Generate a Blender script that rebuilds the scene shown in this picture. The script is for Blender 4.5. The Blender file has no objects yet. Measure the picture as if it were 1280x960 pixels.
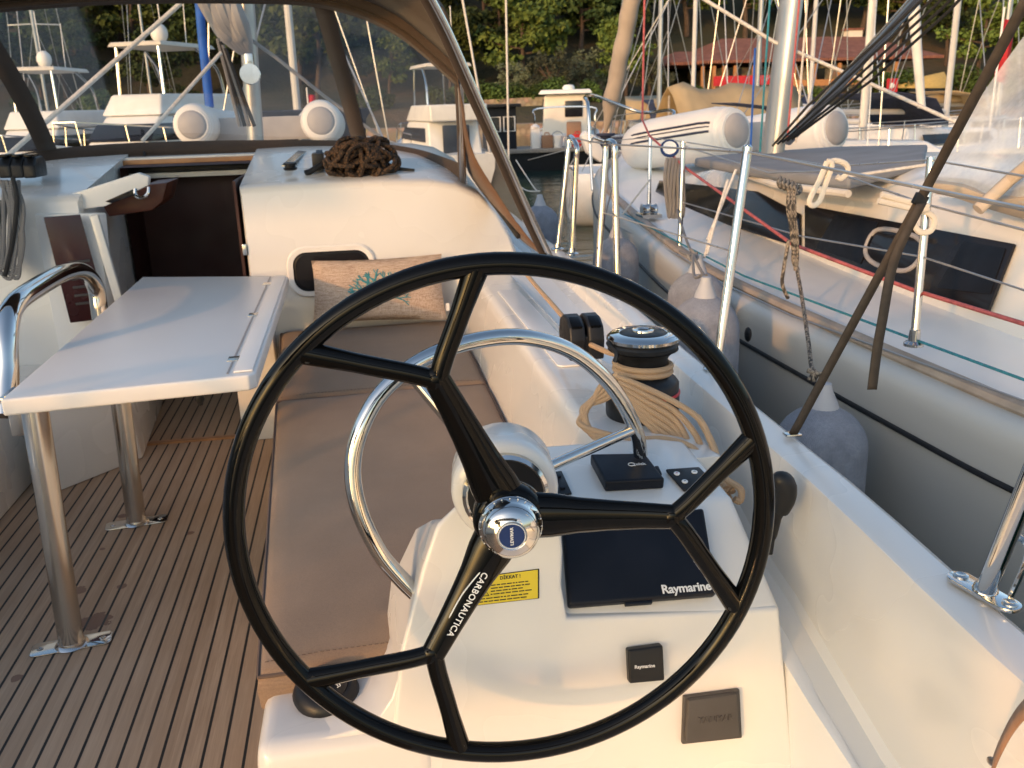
import bpy, bmesh, math, random
from mathutils import Vector, Matrix, noise
V = Vector
R = math.radians
random.seed(11)
C = bpy.context.scene.collection
SC = bpy.context.scene

# ---------------------------------------------------------------- camera model (a 32 mm lens held 1.45 m above the cockpit sole)
FPX, PITCH, ROLL, YAW = 1130.0, R(17.2), R(-1.7), R(9.2)
CAM = V((0, 0, 1.45))
cF = V((math.sin(YAW)*math.cos(PITCH), math.cos(YAW)*math.cos(PITCH), -math.sin(PITCH)))
_r = V((math.cos(YAW), -math.sin(YAW), 0)); _u = _r.cross(cF)
cR = _r*math.cos(ROLL) + _u*math.sin(ROLL)
cU = _u*math.cos(ROLL) - _r*math.sin(ROLL)
def ray(x, y): return cF + cR*((x-640)/FPX) - cU*((y-480)/FPX)
def atz(x, y, z): d = ray(x, y); return CAM + d*((z-CAM.z)/d.z)
def aty(x, y, Y): d = ray(x, y); return CAM + d*(Y/d.y)
def atx(x, y, X): d = ray(x, y); return CAM + d*(X/d.x)
def atp(x, y, p0, n):
    d = ray(x, y); n = V(n); return CAM + d*((V(p0)-CAM).dot(n)/d.dot(n))
WATER = -0.62

# ---------------------------------------------------------------- mesh builder
ORG = {}
def lerp(a, b, t): return a + (b-a)*t
def spline(pts, n=8, closed=False):
    P = [V(p) for p in pts]; out = []; m = len(P)
    rng = range(m) if closed else range(m-1)
    for i in rng:
        if closed: a, b, c, d = P[(i-1) % m], P[i], P[(i+1) % m], P[(i+2) % m]
        else: a, b, c, d = P[max(i-1, 0)], P[i], P[i+1], P[min(i+2, m-1)]
        for k in range(n):
            t = k/n
            out.append(0.5*((2*b) + (c-a)*t + (2*a-5*b+4*c-d)*t*t + (3*b-a-3*c+d)*t**3))
    if not closed: out.append(P[-1])
    return out
class MB:
    def __init__(s): s.v = []; s.f = []; s.uv = {}; s.mi = {}; s.cur = 0
    def add(s, vs, fs, uvs=None):
        o = len(s.v); s.v += [V(x) for x in vs]
        for i, f in enumerate(fs):
            if uvs: s.uv[len(s.f)] = uvs[i]
            if s.cur: s.mi[len(s.f)] = s.cur
            s.f.append([o+k for k in f])
        return s
    def box(s, c, size, rot=None):
        h = V(size)/2; vs = [V((x*h.x, y*h.y, z*h.z)) for x in (-1, 1) for y in (-1, 1) for z in (-1, 1)]
        if rot is not None: vs = [rot @ v for v in vs]
        return s.add([V(c)+v for v in vs], [(0,1,3,2),(4,6,7,5),(0,4,5,1),(2,3,7,6),(0,2,6,4),(1,5,7,3)])
    def hexa(s, b, t):
        # bottom quad (4 pts, counter-clockwise from above) and top quad
        return s.add(list(b)+list(t), [(3,2,1,0),(4,5,6,7),(0,1,5,4),(1,2,6,5),(2,3,7,6),(3,0,4,7)])
    def prism(s, pts, ext):
        n = len(pts); ext = V(ext); a = [V(p) for p in pts]; b = [p+ext for p in a]
        return s.add(a+b, [tuple(range(n))[::-1], tuple(range(n, 2*n))] + [(i, (i+1) % n, n+(i+1) % n, n+i) for i in range(n)])
    def plate(s, pts, th, nrm):
        return s.prism(pts, V(nrm).normalized()*th)
    def tube(s, path, r, seg=8, closed=False, cap=True, flat=1.0, up=None):
        P = [V(p) for p in path]; n = len(P)
        if not hasattr(r, '__len__'): r = [r]*n
        T = []
        for i in range(n):
            a = P[(i-1) % n] if (closed or i) else P[0]; b = P[(i+1) % n] if (closed or i < n-1) else P[-1]
            t = (b-a); T.append(t.normalized() if t.length > 1e-9 else V((0, 0, 1)))
        nv = V(up) if up is not None else (V((0, 0, 1)) if abs(T[0].z) < .9 else V((1, 0, 0)))
        nv = (nv - T[0]*nv.dot(T[0])).normalized(); vs = []; L = 0; Ls = []
        for i in range(n):
            if i:
                L += (P[i]-P[i-1]).length
                nv = nv - T[i]*nv.dot(T[i])
                if up is not None: nv = V(up) - T[i]*V(up).dot(T[i])
                nv.normalize()
            bn = T[i].cross(nv); Ls.append(L)
            for k in range(seg):
                a = 2*math.pi*k/seg
                vs.append(P[i] + nv*(math.cos(a)*r[i]) + bn*(math.sin(a)*r[i]*flat))
        fs = []; uvs = []
        for i in range(n if closed else n-1):
            j = (i+1) % n; u0 = Ls[i]; u1 = Ls[j] if j else L + (P[0]-P[-1]).length
            for k in range(seg):
                l = (k+1) % seg
                fs.append((i*seg+k, i*seg+l, j*seg+l, j*seg+k)); uvs.append([(u0, k/seg), (u0, (k+1)/seg), (u1, (k+1)/seg), (u1, k/seg)])
        if cap and not closed:
            fs += [tuple(range(seg))[::-1], tuple((n-1)*seg+k for k in range(seg))]; uvs += [[(0, 0)]*seg]*2
        return s.add(vs, fs, uvs)
    def lathe(s, prof, c, ax=(0, 0, 1), seg=24):
        # prof: (radius, height) along the axis
        ax = V(ax).normalized(); q = ax.to_track_quat('Z', 'Y'); c = V(c); vs = []; n = len(prof)
        for r, h in prof:
            for k in range(seg):
                a = 2*math.pi*k/seg; vs.append(c + q @ V((r*math.cos(a), r*math.sin(a), h)))
        fs = []
        for i in range(n-1):
            for k in range(seg):
                l = (k+1) % seg; fs.append((i*seg+k, i*seg+l, (i+1)*seg+l, (i+1)*seg+k))
        if prof[0][0] > 1e-5: fs.append(tuple(range(seg))[::-1])
        if prof[-1][0] > 1e-5: fs.append(tuple((n-1)*seg+k for k in range(seg)))
        return s.add(vs, fs)
    def cyl(s, a, b, r, seg=16, r2=None):
        return s.tube([a, b], [r, r if r2 is None else r2], seg)
    def ball(s, c, r, seg=16, rings=10):
        sc = V(r) if hasattr(r, '__len__') else V((r, r, r)); vs = []; fs = []
        for i in range(rings+1):
            th = math.pi*i/rings
            for k in range(seg):
                a = 2*math.pi*k/seg; vs.append(V(c) + V((sc.x*math.sin(th)*math.cos(a), sc.y*math.sin(th)*math.sin(a), -sc.z*math.cos(th))))
        for i in range(rings):
            for k in range(seg):
                l = (k+1) % seg; fs.append((i*seg+k, i*seg+l, (i+1)*seg+l, (i+1)*seg+k))
        return s.add(vs, fs)
    def grid(s, rows, closed=False):
        # rows of equal length -> sheet
        m = len(rows[0]); vs = [p for r in rows for p in r]; fs = []; uvs = []; n = len(rows)
        for i in range(n-1):
            for k in range(m if closed else m-1):
                l = (k+1) % m; fs.append((i*m+k, i*m+l, (i+1)*m+l, (i+1)*m+k))
                uvs.append([(k/(m-1), i/(n-1)), ((k+1)/(m-1), i/(n-1)), ((k+1)/(m-1), (i+1)/(n-1)), (k/(m-1), (i+1)/(n-1))])
        return s.add(vs, fs, uvs)
    def build(s, name, mat, parent=None, label=None, cat=None, group=None, kind=None, smooth=40, bevel=0, bseg=2, sub=0, solid=0, weld=True, org=None, xf=None):
        if parent is not None: o0 = ORG[parent.name]
        elif org is not None: o0 = V(org)
        else:
            lo = [min(v[i] for v in s.v) for i in range(3)]; hi = [max(v[i] for v in s.v) for i in range(3)]
            o0 = V(((lo[0]+hi[0])/2, (lo[1]+hi[1])/2, lo[2]))
        me = bpy.data.meshes.new(name)
        me.from_pydata([tuple(v-o0) for v in s.v], [], s.f)
        if s.uv:
            ul = me.uv_layers.new(name='UV')
            for p in me.polygons:
                u = s.uv.get(p.index)
                if u:
                    for k, li in enumerate(p.loop_indices): ul.data[li].uv = u[k]
        mats = mat if isinstance(mat, (list, tuple)) else [mat]
        for m in mats: me.materials.append(m)
        for i, k in s.mi.items(): me.polygons[i].material_index = k
        bm = bmesh.new(); bm.from_mesh(me)
        if weld: bmesh.ops.remove_doubles(bm, verts=bm.verts, dist=1e-5)
        bmesh.ops.recalc_face_normals(bm, faces=bm.faces)
        if bevel:
            ed = [e for e in bm.edges if len(e.link_faces) == 2 and e.calc_face_angle(0) > R(25)]
            bmesh.ops.bevel(bm, geom=ed, offset=bevel, segments=bseg, profile=.6, affect='EDGES', clamp_overlap=True)
        if smooth:
            for f in bm.faces: f.smooth = True
            for e in bm.edges:
                if len(e.link_faces) == 2 and e.calc_face_angle(0) > R(smooth): e.smooth = False
        bm.to_mesh(me); bm.free()
        o = bpy.data.objects.new(name, me); C.objects.link(o)
        if solid:
            md = o.modifiers.new('thick', 'SOLIDIFY'); md.thickness = solid; md.offset = 0
        if sub:
            md = o.modifiers.new('sub', 'SUBSURF'); md.levels = sub; md.render_levels = sub
        if parent is not None: o.parent = parent
        else: o.location = o0
        ORG[o.name] = o0
        return tag(o, label, cat, group, kind)
def tag(o, label=None, cat=None, group=None, kind=None):
    if label: o['label'] = label
    if cat: o['category'] = cat
    if group: o['group'] = group
    if kind: o['kind'] = kind
    return o
def thing(name, label, cat, loc=(0, 0, 0), group=None):
    o = bpy.data.objects.new(name, None); C.objects.link(o); o.location = loc; o.empty_display_size = .1
    ORG[o.name] = V(loc)
    return tag(o, label, cat, group)
def dup(root, loc, rz=0, sc=1, label=None, group=None):
    def cp(o, par):
        c = o.copy(); C.objects.link(c)
        if par is not None: c.parent = par
        for ch in list(o.children): cp(ch, c)
        return c
    r = cp(root, None); r.location = loc; r.rotation_euler = (0, 0, rz); r.scale = (sc,)*3 if not hasattr(sc, '__len__') else sc
    if label: r['label'] = label
    if group: r['group'] = group
    return r
def text(name, body, mat, parent, origin, dx, up, size, bold=0.0, depth=.0006, spacing=1.0, align='CENTER', shear=0):
    """lettering as real raised mesh: dx = reading direction, up = letter-top direction"""
    cu = bpy.data.curves.new(name, 'FONT'); cu.body = body; cu.size = 1; cu.offset = bold; cu.extrude = depth/size
    cu.align_x = align; cu.align_y = 'CENTER'; cu.space_character = spacing; cu.shear = shear; cu.resolution_u = 3
    t = bpy.data.objects.new('t', cu); C.objects.link(t)
    dg = bpy.context.evaluated_depsgraph_get(); me = bpy.data.meshes.new_from_object(t.evaluated_get(dg))
    bpy.data.objects.remove(t)
    dx = V(dx).normalized(); up = V(up); up = (up - dx*up.dot(dx)).normalized(); nz = dx.cross(up)
    o0 = ORG[parent.name]; M = Matrix((dx*size, up*size, nz*size)).transposed().to_4x4(); M.translation = V(origin)-o0
    me.transform(M); me.materials.clear(); me.materials.append(mat); me.name = name
    o = bpy.data.objects.new(name, me); C.objects.link(o); o.parent = parent; ORG[o.name] = o0
    return o
def frame_of(n, x=(1, 0, 0)):
    n = V(n).normalized(); x = V(x); x = (x-n*x.dot(n)).normalized(); y = n.cross(x)
    return Matrix((x, y, n)).transposed()
def rrect(c, w, h, r, X, Y, seg=5):
    out = []
    for (sx, sy, a0) in ((1, 1, 0), (-1, 1, 90), (-1, -1, 180), (1, -1, 270)):
        for k in range(seg+1):
            a = R(a0 + 90*k/seg)
            out.append(V(c) + V(X)*(sx*(w/2-r) + r*math.cos(a)) + V(Y)*(sy*(h/2-r) + r*math.sin(a)))
    return out

# ---------------------------------------------------------------- materials
class NT:
    def __init__(s, name):
        s.m = bpy.data.materials.new(name); s.m.use_nodes = True; s.t = s.m.node_tree; s.N = s.t.nodes; s.L = s.t.links
        s.b = s.N['Principled BSDF']; s.out = s.N['Material Output']
    def n(s, typ, **k):
        x = s.N.new(typ)
        for a, b in k.items():
            if a in x.inputs: x.inputs[a].default_value = b
            else: setattr(x, a, b)
        return x
    def l(s, a, b): s.L.new(a, b)
    def co(s, scale=(1, 1, 1), kind='Object', rot=(0, 0, 0)):
        t = s.n('ShaderNodeTexCoord'); m = s.n('ShaderNodeMapping'); m.inputs['Scale'].default_value = scale; m.inputs['Rotation'].default_value = rot
        s.l(t.outputs[kind], m.inputs['Vector']); return m.outputs[0]
    def noise(s, sc, det=3, co=None, rough=.5):
        x = s.n('ShaderNodeTexNoise'); x.inputs['Scale'].default_value = sc; x.inputs['Detail'].default_value = det; x.inputs['Roughness'].default_value = rough
        s.l(co if co is not None else s.co(), x.inputs['Vector']); return x.outputs['Fac']
    def ramp(s, fac, stops):
        x = s.n('ShaderNodeValToRGB'); e = x.color_ramp.elements
        while len(e) < len(stops): e.new(.5)
        for i, (p, c) in enumerate(stops): e[i].position = p; e[i].color = (*c, 1) if len(c) == 3 else c
        s.l(fac, x.inputs[0]); return x.outputs[0]
    def rng(s, fac, a, b, fa=.3, fb=.7):
        x = s.n('ShaderNodeMapRange'); x.inputs[1].default_value = fa; x.inputs[2].default_value = fb; x.inputs[3].default_value = a; x.inputs[4].default_value = b
        s.l(fac, x.inputs[0]); return x.outputs[0]
    def bump(s, h, st=.2, d=.002):
        x = s.n('ShaderNodeBump'); x.inputs['Strength'].default_value = st; x.inputs['Distance'].default_value = d
        s.l(h, x.inputs['Height']); s.l(x.outputs[0], s.b.inputs['Normal']); return x
    def math(s, op, a, b=None):
        x = s.n('ShaderNodeMath', operation=op)
        for i, q in enumerate((a, b)):
            if q is None: continue
            if isinstance(q, (int, float)): x.inputs[i].default_value = q
            else: s.l(q, x.inputs[i])
        return x.outputs[0]
    def mix(s, fac, a, b):
        x = s.n('ShaderNodeMix', data_type='RGBA')
        for i, q in ((0, fac), (6, a), (7, b)):
            if isinstance(q, (int, float)): x.inputs[i].default_value = q
            elif isinstance(q, tuple): x.inputs[i].default_value = (*q, 1) if len(q) == 3 else q
            else: s.l(q, x.inputs[i])
        return x.outputs[2]
def pbr(name, col, rough=.5, metal=0, var=.12, vs=6, rv=.08, bump=0, bs=60, coat=0, spec=None, det=2):
    t = NT(name); co = t.co(); f = t.noise(vs, det, co)
    c1 = tuple(x*(1-var) for x in col); c2 = tuple(min(x*(1+var), 1) for x in col)
    t.l(t.ramp(f, [(.3, c1), (.7, c2)]), t.b.inputs['Base Color'])
    g = t.noise(vs*2.1, 2, co, .5)
    t.l(t.rng(g, max(rough-rv, .02), rough+rv), t.b.inputs['Roughness'])
    t.b.inputs['Metallic'].default_value = metal; t.b.inputs['Coat Weight'].default_value = coat; t.b.inputs['Coat Roughness'].default_value = .06
    if spec is not None: t.b.inputs['Specular IOR Level'].default_value = spec
    if bump: t.bump(t.noise(bs, 3, co), bump, .003)
    return t.m
MT = {}
MT['gel'] = pbr('white_gelcoat', (.73, .715, .675), .27, var=.018, vs=1.6, rv=.03, coat=.25)
MT['gel2'] = pbr('deck_gelcoat', (.82, .815, .79), .36, var=.03, vs=2, rv=.04, bump=.03, bs=320, coat=.1)
MT['table'] = pbr('table_laminate', (.74, .74, .725), .34, var=.015, vs=1.3, rv=.03)
MT['chrome'] = pbr('polished_stainless', (.63, .61, .58), .085, 1, var=.02, vs=4, rv=.015)
MT['steel'] = pbr('brushed_stainless', (.62, .60, .565), .2, 1, var=.03, vs=5, rv=.03)
MT['blackgloss'] = pbr('black_lacquer', (.0035, .0035, .0035), .045, var=.2, vs=4, rv=.01, spec=.17)
MT['black'] = pbr('black_plastic', (.014, .015, .017), .42, var=.25, vs=20, rv=.1, bump=.1, bs=700, spec=.3)
MT['navy'] = pbr('dark_navy_cover', (.007, .009, .015), .42, var=.2, vs=10, rv=.08, bump=.12, bs=900, spec=.25)
MT['dgrey'] = pbr('charcoal_cover', (.06, .055, .052), .5, var=.15, vs=10, rv=.08, bump=.1, bs=800)
MT['white'] = pbr('white_print', (.8, .8, .78), .5, var=.03)
MT['whitep'] = pbr('white_paint', (.78, .77, .74), .4, var=.06, vs=1.5, rv=.1)
MT['cream'] = pbr('cream_paint', (.68, .62, .52), .45, var=.08, vs=2)
MT['yellow'] = pbr('yellow_vinyl', (.75, .58, .03), .4, var=.05, vs=20)
MT['bluemb'] = pbr('blue_emblem', (.01, .03, .12), .3, var=.1)
MT['red'] = pbr('red_plastic', (.55, .02, .02), .4, var=.1)
MT['redc'] = pbr('red_cloth', (.45, .02, .03), .8, var=.2)
MT['maroon'] = pbr('maroon_acrylic', (.045, .012, .014), .22, var=.15, vs=5)
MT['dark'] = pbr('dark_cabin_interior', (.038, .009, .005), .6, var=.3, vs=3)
MT['mahog'] = pbr('interior_wood', (.10, .028, .012), .4, var=.3, vs=8)
MT['glassdk'] = pbr('smoked_window', (.012, .012, .015), .12, var=.2, vs=2, rv=.02, spec=.3)
MT['silver'] = pbr('silver_grey_hull', (.47, .475, .45), .34, .0, var=.02, vs=.8, rv=.02, coat=.12)
MT['hullw'] = pbr('white_hull', (.76, .76, .74), .3, var=.04, vs=1, coat=.2)
MT['grey'] = pbr('grey_canvas', (.22, .225, .235), .8, var=.12, vs=4, bump=.2, bs=300)
MT['grcap'] = pbr('grey_rubber', (.36, .34, .33), .55, var=.08, vs=8)
MT['pvc'] = pbr('white_inflatable_fabric', (.72, .70, .66), .5, var=.05, vs=3, bump=.08, bs=14)
MT['bluecov'] = pbr('blue_cover', (.015, .10, .42), .7, var=.2, vs=10, bump=.25, bs=50)
MT['navycov'] = pbr('navy_canvas', (.02, .028, .06), .8, var=.2, vs=6)
MT['tan'] = pbr('tan_tarpaulin', (.36, .27, .155), .8, var=.15, vs=1.2, bump=.3, bs=3)
MT['sail'] = pbr('furled_sailcloth', (.36, .29, .225), .8, var=.15, vs=4, bump=.5, bs=12)
MT['sailw'] = pbr('white_sailcloth', (.7, .69, .66), .7, var=.1, vs=4, bump=.5, bs=10)
MT['mast'] = pbr('aluminium_mast', (.42, .43, .43), .4, .6, var=.06, vs=3)
MT['mastw'] = pbr('white_mast', (.55, .53, .50), .4, .0, var=.06, vs=3)
MT['wire'] = pbr('rigging_wire', (.45, .44, .42), .35, .8, var=.1)
MT['strap'] = pbr('dark_webbing', (.045, .036, .028), .75, var=.2, vs=40, bump=.3, bs=500)
MT['leather'] = pbr('tan_leather', (.30, .16, .09), .55, var=.15, vs=30, bump=.2, bs=300)
MT['wood'] = pbr('weathered_wood', (.34, .29, .24), .7, var=.2, vs=12, bump=.3, bs=60)
MT['teaktrim'] = pbr('varnished_teak', (.42, .20, .08), .4, var=.2, vs=10)
MT['toe'] = None
MT['pink'] = pbr('red_line', (.42, .10, .10), .8, var=.2, vs=60)
MT['teal'] = pbr('teal_line', (.03, .20, .26), .8, var=.2, vs=60)
MT['whiteline'] = pbr('white_line', (.62, .58, .52), .8, var=.15, vs=60)
MT['blkline'] = pbr('black_line', (.02, .02, .02), .8, var=.2, vs=60)
MT['roof'] = None

def fabric(name, col, sc=900, var=.12, st=.5, vs=7):
    t = NT(name); co = t.co(); f = t.noise(vs, 4, co)
    w1 = t.n('ShaderNodeTexWave', wave_type='BANDS', bands_direction='X'); w1.inputs['Scale'].default_value = sc/6
    w2 = t.n('ShaderNodeTexWave', wave_type='BANDS', bands_direction='Y'); w2.inputs['Scale'].default_value = sc/6
    for w in (w1, w2): t.l(co, w.inputs['Vector']); w.inputs['Distortion'].default_value = 1.5; w.inputs['Detail Scale'].default_value = 3
    h = t.math('MULTIPLY', w1.outputs['Fac'], w2.outputs['Fac'])
    n2 = t.noise(sc/3, 2, co)
    c = t.ramp(f, [(.3, tuple(x*(1-var) for x in col)), (.7, tuple(x*(1+var) for x in col))])
    c = t.mix(t.rng(n2, 0, .35, .35, .7), c, tuple(x*.6 for x in col))
    t.l(c, t.b.inputs['Base Color']); t.b.inputs['Roughness'].default_value = .9; t.b.inputs['Sheen Weight'].default_value = .15
    hh = t.math('ADD', h, t.math('MULTIPLY', f, 2.2))
    t.bump(hh, st, .0016)
    return t.m
MT['cushion'] = fabric('taupe_cushion_fabric', (.285, .195, .13), 900, .09)
MT['cushside'] = MT['cushion']
MT['canvas'] = fabric('brown_canvas', (.050, .034, .025), 700, .15)
MT['canvaslit'] = fabric('sunlit_brown_canvas', (.14, .075, .042), 700, .12)  # brown canvas with its orange backlit glow put into a lighter colour
MT['piping'] = pbr('cushion_piping', (.13, .09, .07), .9, var=.1)
MT['fender'] = fabric('grey_fender_sock', (.25, .27, .315), 420, .22, .8, 16)
def pillow_mat():
    t = NT('pillow_linen'); co = t.co((1, 1, 1)); f = t.noise(9, 4, co)
    s1 = t.noise(1, 3, t.co((420, 420, 24))); s2 = t.noise(1, 3, t.co((30, 30, 420)))
    c = t.ramp(t.math('MULTIPLY', t.math('ADD', s1, s2), .5), [(.36, (.30, .20, .14)), (.5, (.52, .39, .295)), (.64, (.68, .56, .45))])
    t.l(c, t.b.inputs['Base Color']); t.b.inputs['Roughness'].default_value = .95
    t.bump(t.math('ADD', t.math('MULTIPLY', s1, .8), t.math('MULTIPLY', f, 1.6)), .7, .004); return t.m
MT['pillow'] = pillow_mat()
MT['aqua'] = pbr('aqua_embroidery', (.05, .26, .30), .8, var=.25, vs=80, bump=.4, bs=400)
def rope_mat(name, a, b, us=110, vs=10, fleck=None, fs=.5):
    t = NT(name); u = t.n('ShaderNodeUVMap'); s = t.n('ShaderNodeSeparateXYZ'); t.l(u.outputs[0], s.inputs[0])
    p = t.math('ADD', t.math('MULTIPLY', s.outputs[0], us), t.math('MULTIPLY', s.outputs[1], vs/2))
    q = t.math('SUBTRACT', t.math('MULTIPLY', s.outputs[0], us), t.math('MULTIPLY', s.outputs[1], vs/2))
    sa = t.math('ABSOLUTE', t.math('SINE', t.math('MULTIPLY', p, math.pi))); sb = t.math('ABSOLUTE', t.math('SINE', t.math('MULTIPLY', q, math.pi)))
    h = t.math('MULTIPLY', sa, sb)
    c = t.mix(t.rng(h, 0, 1, .05, .6), a, b)
    if fleck:
        m = t.n('ShaderNodeCombineXYZ'); t.l(t.math('FLOOR', p), m.inputs[0]); t.l(t.math('FLOOR', q), m.inputs[1])
        w = t.n('ShaderNodeTexWhiteNoise'); t.l(m.outputs[0], w.inputs['Vector'])
        c = t.mix(t.math('GREATER_THAN', w.outputs['Value'], fs), c, fleck)
    v = t.noise(30, 3); c = t.mix(t.rng(v, 0, .35), c, tuple(x*.6 for x in b))
    t.l(c, t.b.inputs['Base Color']); t.b.inputs['Roughness'].default_value = .85; t.bump(h, .6, .0012); return t.m
MT['ropetan'] = rope_mat('tan_braided_rope', (.36, .22, .12), (.66, .46, .28), 240, 10)
MT['ropebrown'] = rope_mat('brown_black_rope', (.03, .02, .012), (.10, .055, .028), 100, 8, (.008, .007, .006), .5)
MT['ropefleck'] = rope_mat('grey_black_fleck_rope', (.14, .12, .10), (.33, .28, .22), 70, 6, (.02, .02, .02), .62)
MT['ropegrey'] = rope_mat('grey_rope', (.10, .10, .10), (.30, .29, .28), 90, 8)
def teak():
    t = NT('teak_planks'); co = t.co(); s = t.n('ShaderNodeSeparateXYZ'); t.l(co, s.inputs[0])
    W = .0485
    x = t.math('DIVIDE', t.math('ADD', s.outputs[0], 2.106), W); ix = t.math('FLOOR', x); fx = t.math('SUBTRACT', x, ix)
    seam = t.math('LESS_THAN', t.math('ABSOLUTE', t.math('SUBTRACT', fx, .5)), .075)
    w = t.n('ShaderNodeTexWhiteNoise', noise_dimensions='1D'); t.l(ix, w.inputs['W'])
    cc = t.n('ShaderNodeCombineXYZ'); t.l(t.math('MULTIPLY', s.outputs[0], 60), cc.inputs[0]); t.l(t.math('ADD', t.math('MULTIPLY', s.outputs[1], 2.2), t.math('MULTIPLY', w.outputs[0], 30)), cc.inputs[1])
    g = t.noise(1.6, 6, cc.outputs[0], .6); big = t.noise(2.3, 3, co)
    cc2 = t.n('ShaderNodeCombineXYZ'); t.l(t.math('MULTIPLY', s.outputs[0], 420), cc2.inputs[0]); t.l(t.math('MULTIPLY', s.outputs[1], 9), cc2.inputs[1])
    g2 = t.noise(1, 4, cc2.outputs[0], .6)
    c = t.ramp(g, [(.25, (.33, .21, .125)), (.5, (.46, .305, .19)), (.75, (.58, .41, .27))])
    c = t.mix(t.rng(w.outputs[0], 0, .6, 0, 1), c, (.33, .20, .11))
    c = t.mix(t.rng(g2, 0, .5, .45, .75), c, (.26, .15, .08)); c = t.mix(t.rng(big, 0, .5), c, (.50, .37, .26))
    # spilled drops soaked into the wood
    sp = None
    for (px, py, r) in ((120, 776, .044), (98, 738, .026), (152, 733, .017), (153, 645, .02), (238, 666, .014), (20, 848, .016), (128, 686, .01)):
        p = atz(px, py, .0); d = t.n('ShaderNodeVectorMath', operation='DISTANCE'); t.l(co, d.inputs[0]); d.inputs[1].default_value = p - V((-.9, 3, WATER))
        k = t.math('LESS_THAN', t.math('ADD', d.outputs['Value'], t.math('MULTIPLY', t.math('SUBTRACT', t.noise(45, 3, co), .5), r*1.4)), r)
        sp = k if sp is None else t.math('MAXIMUM', sp, k)
    c = t.mix(t.math('MULTIPLY', sp, .75), c, (.12, .035, .014))
    c = t.mix(seam, c, (.012, .011, .010))
    t.l(c, t.b.inputs['Base Color'])
    t.l(t.math('SUBTRACT', t.rng(g, .55, .75), t.math('MULTIPLY', sp, .25)), t.b.inputs['Roughness'])
    t.bump(t.math('SUBTRACT', t.math('MULTIPLY', g2, .35), seam), .4, .0015); return t.m
MT['teak'] = teak()
def vinyl(name, tint=(.9, .9, .88), haze=.07, warp=.25, sc=3.0, dark=.96, refl=.4):
    """clear plastic window: mostly see-through, thin grey film, soft wavy sheen"""
    t = NT(name); N = t.N; co = t.co()
    tr = t.n('ShaderNodeBsdfTransparent'); tr.inputs[0].default_value = (dark, dark, dark*.985, 1)
    gl = t.n('ShaderNodeBsdfGlossy'); gl.inputs['Roughness'].default_value = .09
    df = t.n('ShaderNodeBsdfDiffuse'); df.inputs[0].default_value = (*tint, 1)
    b = t.n('ShaderNodeBump'); b.inputs['Strength'].default_value = warp; b.inputs['Distance'].default_value = .03; t.l(t.noise(sc, 3, co), b.inputs['Height']); t.l(b.outputs[0], gl.inputs['Normal'])
    m1 = t.n('ShaderNodeMixShader'); sm = t.noise(2.2, 6, co, .7); t.l(t.rng(sm, haze*.3, haze*1.6), m1.inputs[0]); t.l(tr.outputs[0], m1.inputs[1]); t.l(df.outputs[0], m1.inputs[2])
    fr = t.n('ShaderNodeFresnel'); fr.inputs[0].default_value = 1.4; t.l(b.outputs[0], fr.inputs['Normal'])
    m2 = t.n('ShaderNodeMixShader'); t.l(t.math('MULTIPLY', fr.outputs[0], refl), m2.inputs[0]); t.l(m1.outputs[0], m2.inputs[1]); t.l(gl.outputs[0], m2.inputs[2])
    t.l(m2.outputs[0], t.out.inputs[0]); return t.m
MT['vinyl'] = vinyl('clear_vinyl_window', haze=.005, warp=.15, refl=.17)
MT['vinylcr'] = vinyl('creased_clear_vinyl', (.72, .75, .76), .42, 1.0, 7, .86, 1.0)
MT['glass'] = vinyl('boat_window_glass', (.3, .35, .36), .12, .05, 2, .5)
SUN_E, SKY_E, EXPO = 2.0, .15, 1.04
SHADE_X, SHADE_Z = -1.34, 1.30  # edges of the unseen curtain added to shade the helm
# ================================================================ OUR YACHT (one thing; what is bolted in as structure is its part)
yacht = thing('sailing_yacht', 'white sailing yacht with teak cockpit sole carrying the black wheel and table', 'yacht', (-.9, 3, WATER))
CX = -.9
def interp(tab, y):
    if y <= tab[0][0]: return tab[0][1]
    for (a, b), (c, d) in zip(tab, tab[1:]):
        if y <= c:
            t = (y-a)/(c-a); t = t*t*(3-2*t)*.5 + t*.5
            return b + (d-b)*t
    return tab[-1][1]
GUN = [(-1.2, .78), (.0, .845), (.9, .868), (1.5, .907), (2.2, .925), (3.2, .965), (4.4, .985), (5.6, .95), (7, .72), (8.6, .15), (9.8, -.5), (10.3, -.86)]
SHE = [(-1.2, .74), (2, .75), (4.4, .765), (7, .88), (10.3, 1.06)]
DEK = [(-1.2, .30), (.3, .36), (1.1, .42), (1.65, .50), (2.0, .60), (2.35, .665), (2.8, .685), (4.4, .71), (7, .84), (10.3, 1.0)]
def gun(y): return interp(GUN, y)
def ys(a, b, n): return [a+(b-a)*i/n for i in range(n+1)]
def hull_rows(side):
    rows = []
    for y in ys(-1.2, 10.3, 60):
        g = gun(y); z = interp(SHE, y); d = interp(DEK, y); x = lambda v: v if side > 0 else 2*CX - v
        w = max(g-CX, .05)
        li = min(.10, w*.5)
        prof = [(g-.35*min(1, w), WATER-.25), (g-.10*min(1, w), -.35), (g-.015, .15), (g, z-.07), (g-.004, z-.03), (g-.014, z-.010), (g-.03, z), (g-li+.012, z), (g-li+.004, z-.003), (g-li, z-.012), (g-li-.003, (z+d)/2), (g-li-.006, d+.022), (g-li-.018, d+.005), (g-li-.06, d)]
        rows.append([V((x(px), y, pz)) for px, pz in prof])
    return rows
for sd in (1, -1):
    MB().grid(hull_rows(sd)).build('hull_side', MT['gel'], yacht, smooth=32)
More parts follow.
